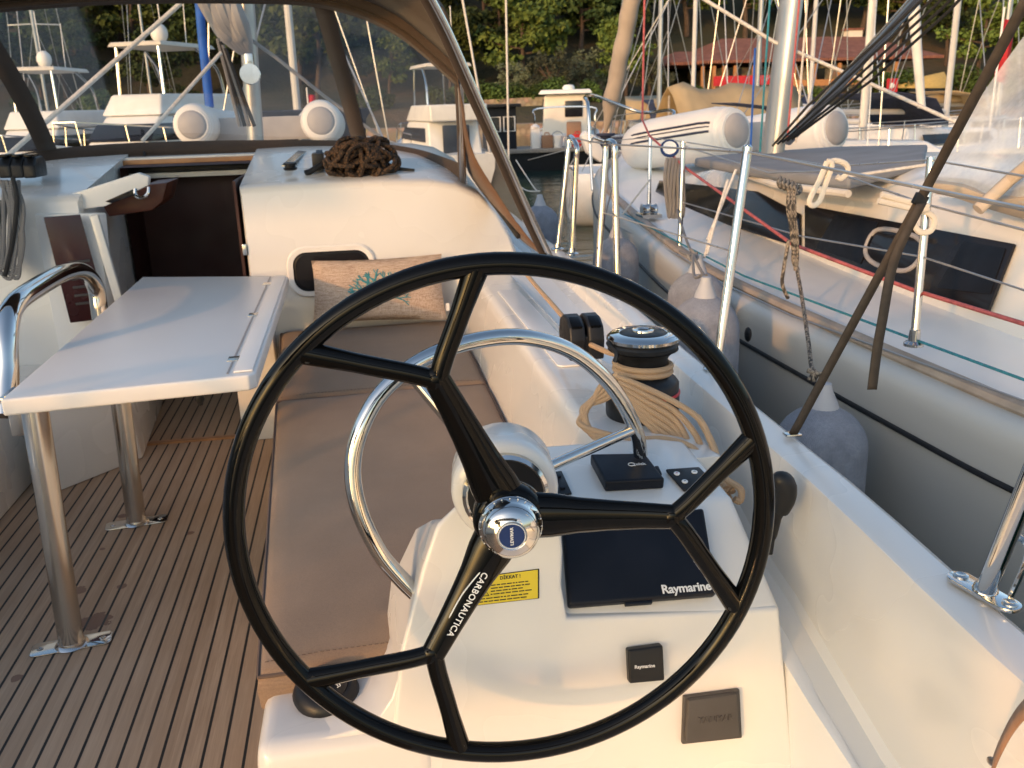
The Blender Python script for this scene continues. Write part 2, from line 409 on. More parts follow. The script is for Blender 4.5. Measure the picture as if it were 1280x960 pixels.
# side decks between coachroof and bulwark, ramping down beside the helm
m = MB(); mp = MB()
for y0, mm in ((0, m),):
    rows = []
    for y in ys(-1.2, 10.2, 70):
        g = gun(y); d = interp(DEK, y); a = min(.60 if y > 1.75 else .708, g-.12)
        rows.append(([V((a, y, 0))] if y0 == 0 else [])+[V((a, y, d+.002)), V(((a+g-.16)/2, y, d+.004)), V((g-.158, y, d))])
    m.grid(rows)
    mp.grid([[V((2*CX-p.x, p.y, p.z)) for p in r] for r in rows])
m.build('side_deck', MT['gel2'], yacht); mp.build('side_deck', MT['gel2'], yacht)
# foredeck
fd = MB(); rows = []
for y in ys(5.3, 10.2, 20):
    g = gun(y)-.17; d = interp(DEK, y); rows.append([V((CX+(g-CX)*t, y, d+.05*(1-t*t)+.003)) for t in (-1, -.5, 0, .5, 1)])
fd.grid(rows).build('foredeck', MT['gel2'], yacht)
# cockpit sole
MB().grid([[V((x, y, 0)) for x in (-2.2, -1.4, -.6, .1)] for y in (-1, .5, 2, 3.2, 4.2, 4.88)]).build('cockpit_sole', MT['teak'], yacht, kind=None)
MB().box((-.93, 4.13, .004), (.98, .036, .010)).build('sole_batten', MT['teaktrim'], yacht, bevel=.002)
MB().box((.28, .2, .001), (.8, 2.2, .03)).build('helm_step', MT['gel2'], yacht)

# ---- coaming and bench on the starboard side
def coam(y):
    o = interp([(1.70, .735), (2.3, .725), (2.7, .66), (4.6, .66)], y); zt = .72
    return [V((.405, y, .0)), V((.415, y, .40)), V((.428, y, .50)), V((.474, y, zt-.035)), V((.482, y, zt-.012)), V((.497, y, zt-.001)), V((.515, y, zt+.001)), V((.60, y, zt+.001)), V((o-.02, y, zt)), V((o-.006, y, zt-.006)), V((o, y, zt-.02)), V((o+.012, y, .3))]
rows = [coam(y) for y in (1.70, 1.72, 2.0, 2.3, 2.5, 2.7, 3.2, 3.8, 4.19)]
c = MB().grid(rows)
c.add(rows[0], [tuple(range(12))])
c.build('coaming', MT['gel'], yacht, smooth=50)
MB().prism(rrect((.575, 3.02, .7215), .085, 1.15, .02, (1, 0, 0), (0, 1, 0)), (0, 0, .005)).build('coaming_panel', MT['gel2'], yacht, bevel=.002)
# cove where the bulkhead turns into the coaming
rows = []; xw = lambda z: .415+.013*(z-.4)/.1 if z < .5 else .428+.046*(z-.5)/.185
for z in (.40, .50, .60, .70, .722):
    x0, r_ = xw(z), .15; rows.append([V((x0-r_+r_*math.sin(R(a))-.002, 4.2-r_+r_*math.cos(R(a))-.002, z)) for a in range(0, 91, 10)])
cv_ = MB().grid(rows); k_ = rows[-1]; cv_.add(k_+[V((.50, 4.20, .7225))], [(i, i+1, len(k_)) for i in range(len(k_)-1)]); cv_.build('coaming_cove', MT['gel'], yacht, smooth=60)
# bench box
b = MB().hexa([(-.245, 1.50, .0), (.43, 1.50, .0), (.43, 4.2, .0), (-.40, 4.2, .0)], [(-.245, 1.50, .398), (.43, 1.50, .398), (.43, 4.2, .398), (-.40, 4.2, .398)])
b.build('bench_locker', MT['gel'], yacht, bevel=.02)
MB().hexa([(-.605, 4.06, 0), (-.42, 4.06, 0), (-.42, 4.92, 0), (-.605, 4.92, 0)], [(-.605, 4.06, .60), (-.42, 4.06, .60), (-.42, 4.195, .60), (-.605, 4.195, .60)]).build('step_block', MT['gel'], yacht, bevel=.012)
# port bench and coaming
MB().hexa([(-1.42, 1.6, 0), (-1.42, 4.2, 0), (-2.25, 4.2, 0), (-2.25, 1.6, 0)][::-1], [(-1.44, 1.6, .40), (-1.44, 4.2, .40), (-2.25, 4.2, .40), (-2.25, 1.6, .40)][::-1]).build('bench_locker', MT['gel'], yacht, bevel=.02)
MB().hexa([(-1.30, 3.62, 0), (-1.02, 3.95, 0), (-1.10, 4.9, 0), (-1.5, 4.9, 0)], [(-1.30, 3.62, .34), (-1.06, 3.95, .34), (-1.10, 4.9, .34), (-1.5, 4.9, .34)]).build('step_block', MT['gel'], yacht, bevel=.015)
MB().grid([[V((2*CX-p.x, p.y, p.z)) for p in coam(y)] for y in (1.9, 2.7, 4.19)]).build('coaming', MT['gel'], yacht, smooth=50)

pl2 = V((-1.432, 2.95, .20)); ph = MB(); n_ = 28
fr = rrect(pl2, .42, .26, .07, (0, 1, 0), (0, 0, 1), 6)
pfo = MB().tube([p+V((.004, 0, 0)) for p in fr], .012, 8, closed=True).build('locker_port', MT['chrome'], yacht)
MB().prism(rrect(pl2+V((.001, 0, 0)), .40, .24, .065, (0, 1, 0), (0, 0, 1), 6), (.004, 0, 0)).build('pane', MT['glassdk'], pfo)

# ---- coachroof: starboard block, port block, forward block
def roofprof(s):
    return [(.745, .2), (.745, .70), (.728, .78), (.69, .88), (.635, .98), (.56, 1.055), (.45, 1.105), (.33, 1.128), (.10, 1.138), (-.30, 1.136), (-.48, 1.13)]
def roofrow(y, x1, mirror=False):
    dz = .13*min(1, max(0, (y-4.2)/1.0)) if y < 5.2 else .13 - .20*min(1, max(0, (y-5.2)/4.2))
    out = []
    for x, z in roofprof(0) + ([(x1, 1.129)] if x1 < -.485 else []):
        if x < x1: x = x1
        k = min(1, max(0, (z-.7)/.4)); sh = interp([(4, 0), (6, .02), (9.2, .55)], y)
        out.append(V((x - sh*max(0, x-CX)/1.6, y, z + dz*k)))
    if mirror: out = [V((2*CX-p.x, p.y, p.z)) for p in out]
    return out
def roofblock(y0, y1, x1, mirror):
    ylist = [y0, y0+.012, y0+.035, y0+.08] + ys(y0+.25, y1, 8)
    rows = []
    for i, y in enumerate(ylist):
        r = roofrow(y, x1, mirror)
        if i < 3 and y0 < 5:
            s = (.030, .010, .002)[i]
            cx = (x1+.7)/2; cx = 2*CX-cx if mirror else cx
            r = [V((p.x + (cx-p.x)*s*.6, p.y, p.z - s*(1 if p.z > .75 else 0))) for p in r]
        rows.append(r)
    q = MB().grid(rows); n = len(rows[0])
    if y0 < 5:
        bl = [V((p.x, p.y, p.z)) for p in rows[0]]; last = bl[-1]
        q.add(bl + [V((last.x, y0, .2))], [tuple(range(n+1))])
        q.add([r[-1] for r in rows] + [V((r[-1].x, r[-1].y, .2)) for r in rows], [(i, i+1, i+1+len(rows), i+len(rows)) for i in range(len(rows)-1)])
    return q
roofblock(4.2, 5.32, -.512, False).build('coachroof', MT['gel'], yacht, smooth=50)
roofblock(4.2, 5.32, -.625, True).build('coachroof', MT['gel'], yacht, smooth=50)     # mirrored x: -1.14
rows = []
for y in ys(5.3, 9.3, 14):
    r = roofrow(y, CX+.3, False); zz = r[-1].z
    rows.append(r + [V((CX, y, zz+.012))] + [V((2*CX-p.x, p.y, p.z)) for p in r[::-1]])
q = MB().grid(rows); q.add(rows[0], [tuple(range(len(rows[0])))]); q.add(rows[-1], [tuple(range(len(rows[0])))])
q.build('coachroof', MT['gel'], yacht, smooth=50)
# companionway: dark opening with wooden cabin behind it
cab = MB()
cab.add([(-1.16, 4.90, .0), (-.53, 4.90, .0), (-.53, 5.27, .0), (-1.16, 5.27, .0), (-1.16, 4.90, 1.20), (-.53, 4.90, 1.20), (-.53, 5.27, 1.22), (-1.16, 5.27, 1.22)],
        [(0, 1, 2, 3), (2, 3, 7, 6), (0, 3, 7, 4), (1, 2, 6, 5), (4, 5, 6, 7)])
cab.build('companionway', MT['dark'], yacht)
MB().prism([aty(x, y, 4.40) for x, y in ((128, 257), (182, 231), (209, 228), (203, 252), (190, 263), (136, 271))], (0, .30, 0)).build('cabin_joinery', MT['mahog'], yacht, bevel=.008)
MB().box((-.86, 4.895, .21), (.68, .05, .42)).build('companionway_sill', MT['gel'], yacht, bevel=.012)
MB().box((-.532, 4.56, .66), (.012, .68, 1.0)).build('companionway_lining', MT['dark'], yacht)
hatch = MB().box((-.83, 5.32, 1.225), (.70, .5, .03)).build('sliding_hatch', MT['gel'], yacht, bevel=.006)
MB().box((-.83, 5.055, 1.212), (.70, .03, .036)).build('hatch_trim', MT['teaktrim'], hatch, bevel=.006)
MB().box((-.83, 5.075, 1.176), (.69, .03, .03)).build('hatch_track', MT['black'], hatch, bevel=.004)
MB().box((-.83, 5.09, 1.146), (.68, .03, .026)).build('hatch_rail', MT['gel2'], hatch, bevel=.004)
# left jamb of the companionway with slanted head liner, latch and louvred door
MB().hexa([(-1.36, 4.17, .1), (-1.16, 4.17, .1), (-1.14, 4.22, .1), (-1.36, 4.22, .1)], [(-1.36, 4.17, 1.06), (-1.10, 4.17, 1.05), (-1.08, 4.22, 1.05), (-1.36, 4.22, 1.06)]).build('door_frame', MT['gel2'], yacht, bevel=.008)
head = MB().prism([aty(x, y, 4.24) for x, y in ((84, 244), (172, 216), (186, 221), (185, 232), (131, 258), (100, 262))], (0, .05, 0)).build('door_header', MT['gel2'], yacht, bevel=.006)
MB().prism([aty(x, y, 4.236) for x, y in ((131, 252), (167, 236), (171, 243), (140, 254))], (0, .006, 0)).build('header_window', MT['glassdk'], head, bevel=.002)
MB().tube(spline([aty(169, 236, 4.22), aty(170, 245, 4.21), aty(178, 247, 4.21), aty(185, 242, 4.21), aty(186, 234, 4.22)], 4), .008, 8).build('latch', MT['chrome'], head)
dn = V((.35, -1, 0)).normalized(); dx = V((1, .35, 0)).normalized(); d0 = V((-1.27, 4.10, .60))
door = MB().prism([d0, d0+dx*.155, d0+dx*.11+V((0, 0, .455)), d0-dx*.03+V((0, 0, .455))], dn*.02).build('washboard_door', MT['maroon'], yacht, bevel=.004)
lv = MB()
for k in range(6): lv.box(d0+dx*.075+V((0, 0, .08+.036*k))+dn*.024, (.085, .008, .011), Matrix.Rotation(math.atan2(dx.y, dx.x), 3, 'Z'))
lv.build('louvre', MT['dgrey'], door, bevel=.003)
MB().box((-1.075, 4.155, .72), (.035, .03, .66), Matrix.Rotation(R(-7), 3, 'Y')).build('door_jamb', MT['gel'], yacht, bevel=.006)
MB().box((-.515, 4.205, .86), (.02, .03, .05)).build('hinge', MT['steel'], yacht, bevel=.004)
# portlight in the bulkhead
pn = V((0, -1, 0)); pl0 = aty(415, 338, 4.198)
pl = MB(); pr = rrect(pl0, .40, .235, .085, (1, 0, 0), (0, 0, 1), 7); pi = rrect(pl0, .345, .18, .062, (1, 0, 0), (0, 0, 1), 7); n = len(pr)
pl.add([p+pn*.006 for p in pr]+[p+pn*.014 for p in rrect(pl0, .385, .22, .08, (1, 0, 0), (0, 0, 1), 7)]+[p+pn*.012 for p in pi]+[p+pn*-.005 for p in pi], [(i+n*k, (i+1) % n+n*k, (i+1) % n+n*(k+1), i+n*(k+1)) for k in range(3) for i in range(n)])
plo = pl.build('portlight', MT['gel2'], yacht)
MB().prism([p+pn*.003 for p in rrect(pl0, .32, .158, .052, (1, 0, 0), (0, 0, 1), 7)], pn*.004).build('pane', MT['glassdk'], plo)
sm = MB(); a = [p+pn*.002 for p in pi]; b = [p+pn*.010 for p in rrect(pl0, .318, .155, .05, (1, 0, 0), (0, 0, 1), 7)]; sm.add(a+b, [(i, (i+1) % n, n+(i+1) % n, n+i) for i in range(n)]); sm.build('gasket', MT['black'], plo)

# ---- pedestal (moulded console)
PY0, PK = 1.22, .237
PN = V((0, -1, PK)).normalized()                      # aft face normal
def pf(x, z, d=0): return V((x, PY0+PK*z, z)) + PN*d
ped = MB()
out = [(-.035, .0), (-.012, .42), (.012, .56), (.06, .70), (.090, .770), (.122, .798), (.16, .81), (.25, .81), (.288, .795), (.306, .765), (.306, .70), (.300, .645), (.306, .586), (.70, .560), (.712, .30), (.715, 0)]
front = [pf(x, z) for x, z in out]; back = [V((x if x > .05 else x-.004, 1.62 - max(0, z-.55)*.5, z - max(0, z-.72)*.8)) for x, z in out]
ped.add(front+back, [tuple(range(16))] + [(i, (i+1) % 16, 16+(i+1) % 16, 16+i) for i in range(16)] + [tuple(range(16, 32))[::-1]])
pedo = ped.build('helm_pedestal', MT['gel'], yacht, bevel=.026, bseg=5, smooth=70)
w = MB()
prof_l = [V((.28, 1.353, .567)), V((.28, 1.515, .706)), V((.28, 1.78, .752)), V((.28, 1.80, .40)), V((.28, 1.37, .40))]
prof_m = [V((.60, 1.353, .564)), V((.60, 1.525, .706)), V((.60, 1.78, .746)), V((.60, 1.80, .40)), V((.60, 1.37, .40))]
prof_r = [V((.707, 1.355, .553)), V((.682, 1.54, .700)), V((.668, 1.78, .732)), V((.70, 1.80, .40)), V((.707, 1.37, .40))]
w.add(prof_l+prof_m+prof_r, [(0, 1, 2, 3, 4), (10, 14, 13, 12, 11)] + [(i+5*k, (i+1) % 5+5*k, (i+1) % 5+5*(k+1), i+5*(k+1)) for k in range(2) for i in range(5)])
w.build('console_shelf', MT['gel'], yacht, bevel=.016, bseg=4, smooth=50)
# compass platform
MB().hexa([(-.262, 1.217, 0), (.06, 1.217, 0), (.06, 1.53, 0), (-.262, 1.53, 0)], [(-.238, 1.317, .435), (.06, 1.317, .435), (.06, 1.53, .425), (-.238, 1.53, .425)]).build('compass_plinth', MT['gel'], yacht, bevel=.03, bseg=4, smooth=50)
cvp = [(-.150, .430), (-.100, .4365), (-.060, .443), (-.030, .458), (-.008, .485), (.006, .52), (.016, .56), (.05, .60), (.07, .43)]
MB().prism([pf(x, z, -.004) for x, z in cvp], (0, .17, 0)).build('plinth_fillet', MT['gel'], yacht, smooth=60, bevel=.006)
# steering boss
WN = V((-.10772, -.994, .01917)).normalized(); WC = V((.168, 1.15, .8785))
BC = V((.178, 1.15, .872)) - WN*.135
MB().lathe([(.050, .0), (.058, .006), (.0635, .012)], BC + WN*.0, WN, 32).build('boss_bearing', MT['black'], yacht)
bs = MB().lathe([(0, -.155), (.05, -.15), (.074, -.13), (.084, -.10), (.085, -.02), (.083, -.008), (.077, -.001), (.066, .001), (.062, -.02)], BC, WN, 36).build('steering_boss', MT['gel'], yacht)
MB().lathe([(.056, -.004), (.057, .010), (.062, .0145), (.0675, .010), (.0685, -.002)], BC, WN, 36).build('boss_ring', MT['chrome'], bs)
MB().cyl(BC-WN*.02, WC-WN*.04+V((.009, 0, .002)), .02, 20).build('wheel_shaft', MT['steel'], bs)
# bulwark locker panel at the right edge
bx = gun(.7)-.104
MB().prism([(bx-.002, .28, .40), (bx-.002, .78, .42), (bx-.002, .80, .62), (bx-.002, .30, .62)], (-.010, 0, 0)).build('locker_panel', MT['gel'], yacht, bevel=.004)
# stanchions and gates on the starboard rail
def stanch(base, top, r=.0125, name='stanchion'):
    base, top = V(base), V(top); m = MB(); m.cyl(base, top, r, 14); m.lathe([(r, 0), (r+.001, .012), (r*.6, .018), (.004, .019)], top, (top-base), 14)
    m.lathe([(.034, 0), (.034, .006), (.020, .012), (.018, .05), (.0, .05)], base - V((0, 0, .001)), (0, 0, 1), 18)
    return m.build(name, MT['chrome'], yacht)
S1b, S1t = atz(895, 462, .752), aty(934, 190, 2.30)
stanch(S1b, S1t)
def gate(b1, b2, t1, t2, r=.0125):
    b1, b2, t1, t2 = map(V, (b1, b2, t1, t2)); up = (t1-b1).normalized()
    pts = [b1] + [lerp(b1, t1, .5)] + spline([lerp(b1, t1, .9), t1, (t1+t2)/2 + up*.012, t2, lerp(b2, t2, .9)], 5) + [lerp(b2, t2, .5), b2]
    m = MB().tube(pts, r, 12)
    for b_ in (b1, b2): m.lathe([(.034, 0), (.034, .006), (.018, .012), (.016, .03), (0, .03)], b_, (0, 0, 1), 16)
    return m.build('gate_post', MT['chrome'], yacht)
G1 = [aty(747, 348, 3.42), aty(772, 362, 3.32), aty(758, 180, 3.46), aty(768, 182, 3.38)]
G2 = [aty(697, 312, 4.30), aty(715, 318, 4.15), aty(712, 172, 4.32), aty(721, 184, 4.18)]
gate(*G1); gate(*G2)
# raked stanchion with its bolted foot at the right edge
gb = atz(1230, 742, .752); gt = atz(1300, 570, 1.02)
gp = MB().cyl(gb, gb + (gt-gb)*2.2, .0135, 16).build('pushpit_post', MT['chrome'], yacht)
ft = MB().prism(rrect(gb+V((-.002, 0, .001)), .038, .118, .018, (.98, .2, 0), (-.2, .98, 0), 6), (0, 0, .006)); ft.lathe([(.018, 0), (.018, .010), (.014, .016)], gb, (gt-gb), 20)
fto = ft.build('foot_plate', MT['chrome'], gp, bevel=.0015)
for s in (-1, 1): MB().lathe([(.011, 0), (.011, .002), (.007, .0035), (.003, .002)], gb+V((-.2*s*.043, .98*s*.043, .007)), (0, 0, 1), 14).build('bolt', MT['steel'], gp)
MB().tube(spline([gb+V((.028, -.02, .005)), gb+V((.034, -.03, .06)), gb+V((.04, -.02, .085)), gb+V((.03, .0, .095))], 4), .0045, 8).build('eye', MT['chrome'], gp)
# lifelines
MB().tube([S1t, G1[2]], .0032, 6).build('lifeline', MT['wire'], yacht)
MB().tube([lerp(S1b, S1t, .55), lerp(G1[0], G1[2], .5)], .0028, 6).build('lifeline', MT['wire'], yacht)
MB().tube([G1[3], G2[2]], .003, 6).build('lifeline', MT['wire'], yacht)
MB().tube([G2[3], aty(660, 200, 7.2)], .003, 6).build('lifeline', MT['wire'], yacht)
MB().tube([S1t, lerp(gb, gt, 2.1)], .0032, 6).build('lifeline', MT['wire'], yacht)
# organiser plate, groove and padeyes on the coachroof
MB().lathe([(.030, 0), (.032, .008), (.024, .012), (.024, .020), (.032, .024), (.028, .032), (0, .032)], aty(363, 212, 4.42), (0, -.1, 1), 20).build('deck_organiser', MT['black'], yacht)
MB().hexa([aty(352, 208, 4.5), aty(362, 208, 4.5), aty(386, 188, 5.1), aty(374, 188, 5.1)], [aty(352, 206.5, 4.5), aty(362, 206.5, 4.5), aty(386, 186.8, 5.1), aty(374, 186.8, 5.1)]).build('roof_track', MT['steel'], yacht)
# mast, boom foot, stowed mainsail pack and lines ahead of the sprayhood
mb = aty(318, 176, 6.5); mt = aty(296, -160, 6.5)
MB().tube([mb-V((0, 0, .2)), mt], .055, 16, flat=1.4).build('mast', MT['mast'], yacht)
# ================================================================ STEERING WHEEL
wheel = thing('steering_wheel', 'large glossy black steering wheel with three forked spokes and chrome hub', 'steering wheel', WC)
WX = V((0, 0, 1)).cross(WN).normalized(); WU = WN.cross(WX)
HC = WC - WN*.032 + WX*.010 + WU*.002                       # dished: the hub lies a little forward of the rim
def sp_(a, r, r0, d=0): return wp(a, r, d) + (HC-WC)*max(0, 1-(r-.03)/(r0-.03))**.8
def wp(a, r, d=0): return WC + WX*(r*math.cos(R(a))) + WU*(r*math.sin(R(a))) + WN*d
RR, TR = .3742, .0152
MB().tube([wp(a, RR) for a in range(0, 360, 3)], TR, 16, closed=True, up=None).build('rim', MT['blackgloss'], wheel)
def wang(x, y):
    p = atp(x, y, WC, WN) - WC; return math.degrees(math.atan2(p.dot(WU), p.dot(WX))), p.length
forks = [((546, 474), (597, 330), (384, 448)), ((842, 646), (938, 548), (914, 757)), ((541, 818), (380, 852), (577, 932))]
for si, (sp, e1, e2) in enumerate(forks):
    a0, r0 = wang(*sp); m = MB()
    hub = wp(a0, .03, .004)
    T = [(.03, .036), (.22*r0+.01, .034), (.42*r0, .0275), (.6*r0, .0235), (.8*r0, .0205), (r0, .0185)]
    tang = wp(a0+90, 1)-WC
    m.tube([sp_(a0, r, r0) for r, _ in T], [q for _, q in T], 16, flat=.62, up=tang)
    jn = wp(a0, r0); m.ball(jn, (.0185, .0118, .0185), 14, 10)
    for e in (e1, e2):
        a1, _ = wang(*e); en = wp(a1, RR); pth = spline([sp_(a0, r0-.035, r0, -.002), sp_(a0, r0-.008, r0)*.85 + lerp(jn, en, .08)*.15, lerp(jn, en, .14), lerp(jn, en, .5), en], 5)
        m.tube(pth, [.0095+.0003*i if i < 6 else (.0118 if i < 17 else .0118+.003*(i-16)/4) for i in range(len(pth))], 12, flat=1.18, up=WN)
    so = m.build('spoke', MT['blackgloss'], wheel)
    # clamp screws where the branches meet the rim
    for e in (e1, e2):
        a1, _ = wang(*e); k = MB().lathe([(.0035, 0), (.0035, .003), (0, .0035)], wp(a1, RR-.0158, .0085), WN, 10); k.build('screw', MT['black'], so)
    if si == 2:
        d = (sp_(a0, .185, r0, .0128)-sp_(a0, .085, r0, .0178)).normalized(); t = wp(a0+90, 1)-WC
        text('lettering', 'CARBONAUTICA', MT['white'], so, lerp(sp_(a0, .185, r0, .0138), sp_(a0, .085, r0, .0188), .5)+t*.0050, d, t, .0132, .012, .0004, 1.1)
        MB().tube(spline([sp_(a0, .085, r0, .0178)-t*.002, sp_(a0, .105, r0, .0168)-t*.006, sp_(a0, .13, r0, .0150)-t*.009, sp_(a0, .165, r0, .0132)-t*.0085], 5), [.0002]+[.0011]*14+[.0002], 6).build('swoosh', MT['white'], so)
MB().lathe([(.0, -.022), (.050, -.020), (.053, -.010), (.053, .010), (.048, .019), (.041, .022)], HC, WN, 40).build('hub', MT['blackgloss'], wheel)
HN = (WN + V((0, 0, .0))).normalized()
cap = MB().lathe([(.043, .018), (.0455, .026), (.0455, .034), (.042, .038), (.0415, .047), (.039, .056), (.032, .062), (.0215, .066), (.0195, .0645), (0, .0645)], HC, WN, 48).build('hub_cap', MT['chrome'], wheel)
MB().lathe([(.0178, .0640), (.0178, .0662), (.0, .0668)], HC, WN, 32).build('emblem', MT['bluemb'], cap)
MB().lathe([(.0178, .0642), (.0182, .0675), (.0190, .0675), (.0194, .0645)], HC, WN, 32).build('emblem_ring', MT['white'], cap)
text('lettering', 'LEWMAR', MT['white'], cap, HC+WN*.0672, WU, -WX, .0062, .02, .0003, 1.1)
dots = MB()
for k in range(24): dots.ball(HC+WN*.0385 + WX*(.0438*math.cos(k*math.pi/12)) + WU*(.0438*math.sin(k*math.pi/12)), .0013, 6, 4)
dots.build('knurl', MT['white'], cap)

# ================================================================ STAINLESS GUARD HOOP
hoop = thing('guard_rail', 'polished stainless hoop standing round the pedestal boss behind the black wheel', 'guard rail', (.18, 1.5, .58))
hp = [(520, 742, 1.415), (500, 722, 1.42), (474, 690, 1.425), (450, 640, 1.43), (441, 590, 1.44), (450, 540, 1.45), (478, 490, 1.47), (530, 449, 1.49), (595, 426, 1.52), (660, 422, 1.54), (718, 441, 1.57), (764, 482, 1.60), (793, 533, 1.63), (801, 568, 1.65)]
hps = spline([aty(*q) for q in hp], 5)
MB().tube(hps, .0148, 14).build('hoop', MT['chrome'], hoop)
MB().cyl(aty(680, 586, 1.50), aty(792, 537, 1.63), .0105, 14).build('strut', MT['chrome'], hoop)
MB().cyl(aty(515, 470, 1.48), aty(600, 572, 1.44), .0105, 14).build('strut', MT['chrome'], hoop)

# ================================================================ INSTRUMENT COVERS ON THE CONSOLE
DP = V((.45, 1.351, .567)); DN = V((0, -.141, .167)).normalized()
SP = V((.45, 1.52, .706)); SN = V((0, -.046, .262)).normalized()
LP = pf(.4, .3)
def slab(name, px, p0, n, th, mat, label, cat, bev=.004, bseg=3, parent=None, lift=0.0, round_r=None):
    n = V(n); pts = [atp(x, y, p0+n*(th+lift), n) for x, y in px]
    m = MB().prism(pts, -n*(th+.0005))
    return m, pts
m, pts = slab('x', [(703, 658), (880, 634), (897, 742), (711, 757)], DP, DN, .022, None, '', '')
ch = thing('chart_plotter_cover', 'flat black rectangular screen cover on the sloping console face', 'screen cover', (pts[2]+pts[3])/2)
co_ = m.build('cover', MT['navy'], ch, bevel=.008, bseg=4)
dxv = (pts[2]-pts[3]).normalized(); upv = DN.cross(dxv)
text('lettering', 'Raymarine', MT['white'], ch, atp(858, 735, DP+DN*.0225, DN), dxv, upv, .0225, .022, .0005, .96)
MB().box(lerp(pts[3], pts[2], .47)+DN*-.012-upv*.002, (.05, .006, .012), frame_of(DN, dxv)).build('pull_tab', MT['navy'], ch, bevel=.002)
m, pts = slab('x', [(738, 567), (806, 566), (831, 598), (757, 602)], SP, SN, .024, None, '', '')
qk = thing('windlass_remote_cover', 'low black square box with small white logo on the console shelf', 'instrument cover', (pts[2]+pts[3])/2)
m.build('cover', MT['navy'], qk, bevel=.005, bseg=3)
dxv = (pts[2]-pts[3]).normalized(); upv = SN.cross(dxv)
MB().box(lerp(pts[1], pts[2], .62)-SN*.012+dxv*.003, (.008, .03, .018), frame_of(SN, dxv)).build('catch', MT['navy'], qk, bevel=.002)
tx = atp(797, 580, SP+SN*.0245, SN)
text('lettering', 'uick', MT['white'], qk, tx+dxv*.006, dxv, upv, .0125, .01, .0004, 1.0)
MB().tube([tx-dxv*.0125+dxv*(.0066*math.cos(a*.4))+upv*(.0056*math.sin(a*.4)) for a in range(16)], .0009, 6, closed=True).tube([tx-dxv*.0105-upv*.003, tx-dxv*.0055-upv*.0062], .0009, 6).build('logo_ring', MT['white'], qk)
m, pts = slab('x', [(832, 586), (874, 583), (897, 607), (855, 612)], SP, SN, .006, None, '', '')
jp = thing('thruster_panel', 'slim dark control panel with four round white buttons beside the tan rope', 'control panel', (pts[2]+pts[3])/2)
m.build('panel', MT['black'], jp, bevel=.003)
for k, (x, y) in enumerate(((846, 592), (868, 590), (856, 602), (878, 600))):
    q = atp(x, y, SP+SN*.0065, SN); bt = MB().lathe([(.0062, -.001), (.0062, .0012), (.0045, .0018), (0, .0018)], q, SN, 16).build('button', MT['white'], jp)
    MB().box(q+SN*.002, (.0045, .0014, .0006), frame_of(SN, dxv)).build('symbol', MT['red'] if k == 0 else MT['black'], bt)
m, pts = slab('x', [(688, 590), (702, 588), (715, 616), (696, 620)], SP, SN, .004, None, '', '')
swp = thing('switch_panel', 'small black panel with two round switches half hidden behind the white boss', 'switch panel', (pts[2]+pts[3])/2)
m.build('panel', MT['black'], swp, bevel=.002)
for (x, y) in ((698, 596), (703, 610)): MB().lathe([(.006, 0), (.0055, .004), (0, .0045)], atp(x, y, SP+SN*.004, SN), SN, 14).build('switch', MT['navy'], swp)
m, pts = slab('x', [(785, 813), (829, 807), (831, 851), (787, 855)], LP, PN, .018, None, '', '')
rb = thing('small_instrument_cover', 'small black square cover with tiny white lettering on the lower console face', 'instrument cover', (pts[2]+pts[3])/2)
m.build('cover', MT['black'], rb, bevel=.004, bseg=3)
dxl = (pts[2]-pts[3]).normalized(); upl = PN.cross(dxl)
text('lettering', 'Raymarine', MT['white'], rb, atp(806, 833, LP+PN*.0183, PN), dxl, upl, .0088, .02, .0004, 1.0)
m, pts = slab('x', [(861, 876), (922, 868), (925, 921), (858, 928)], LP, PN, .022, None, '', '')
yb = thing('engine_panel_cover', 'charcoal grey square cover with raised lettering at the bottom of the console', 'instrument cover', (pts[2]+pts[3])/2)
m.build('cover', MT['dgrey'], yb, bevel=.005, bseg=2)
m2, p2 = slab('x', [(855, 871), (925, 862), (928, 923), (853, 931)], LP, PN, .010, None, '', '')
m2.build('surround', MT['dgrey'], yb, bevel=.003)
text('lettering', 'YANMAR', MT['dgrey'], yb, atp(895, 899, LP+PN*.0225, PN), dxl, upl, .0155, .015, .0012, 1.05)
# warning sticker
st = [atp(x, y, LP+PN*.0015, PN) for x, y in ((590, 722), (674, 711), (674, 748), (588, 758))]
sk = thing('warning_sticker', 'yellow warning sticker with black border and small print under the wheel hub', 'sticker', (st[2]+st[3])/2)
MB().prism(st, -PN*.0012).build('border', MT['black'], sk)
ins = [lerp(p, sum(st, V())/4, .045) for p in st]
MB().prism([p+PN*.0004 for p in ins], PN*.0006).build('label', MT['yellow'], sk)
ds = (st[2]-st[3]).normalized(); us = PN.cross(ds); o3 = lerp(st[3], st[2], .5)+PN*.0013
text('lettering', 'D\u0130KKAT !', MT['black'], sk, lerp(st[0], st[1], .56)-us*.0075+PN*.0013, ds, us, .0085, .02, .0002)
ln = MB(); rnd = random.Random(3)
for r in range(6):
    base = lerp(st[0], st[3], .34+.105*r + (.02 if r > 3 else 0)); x = .034 if r < 4 else .006; lim = .104 - rnd.random()*.02
    while x < lim:
        L = .003+rnd.random()*.009; ln.box(base+ds*(x+L/2)+PN*.0012, (L, .0018, .0003), frame_of(PN, ds)); x += L+.0016
ln.build('small_print', MT['black'], sk)
tri = lerp(st[0], st[3], .52)+ds*.018+PN*.0012
MB().tube([tri+us*.012, tri-us*.008-ds*.012, tri-us*.008+ds*.012], .0012, 6, closed=True).box(tri+PN*.0003+us*.001, (.002, .008, .0005), frame_of(PN, ds)).build('warning_triangle', MT['black'], sk)
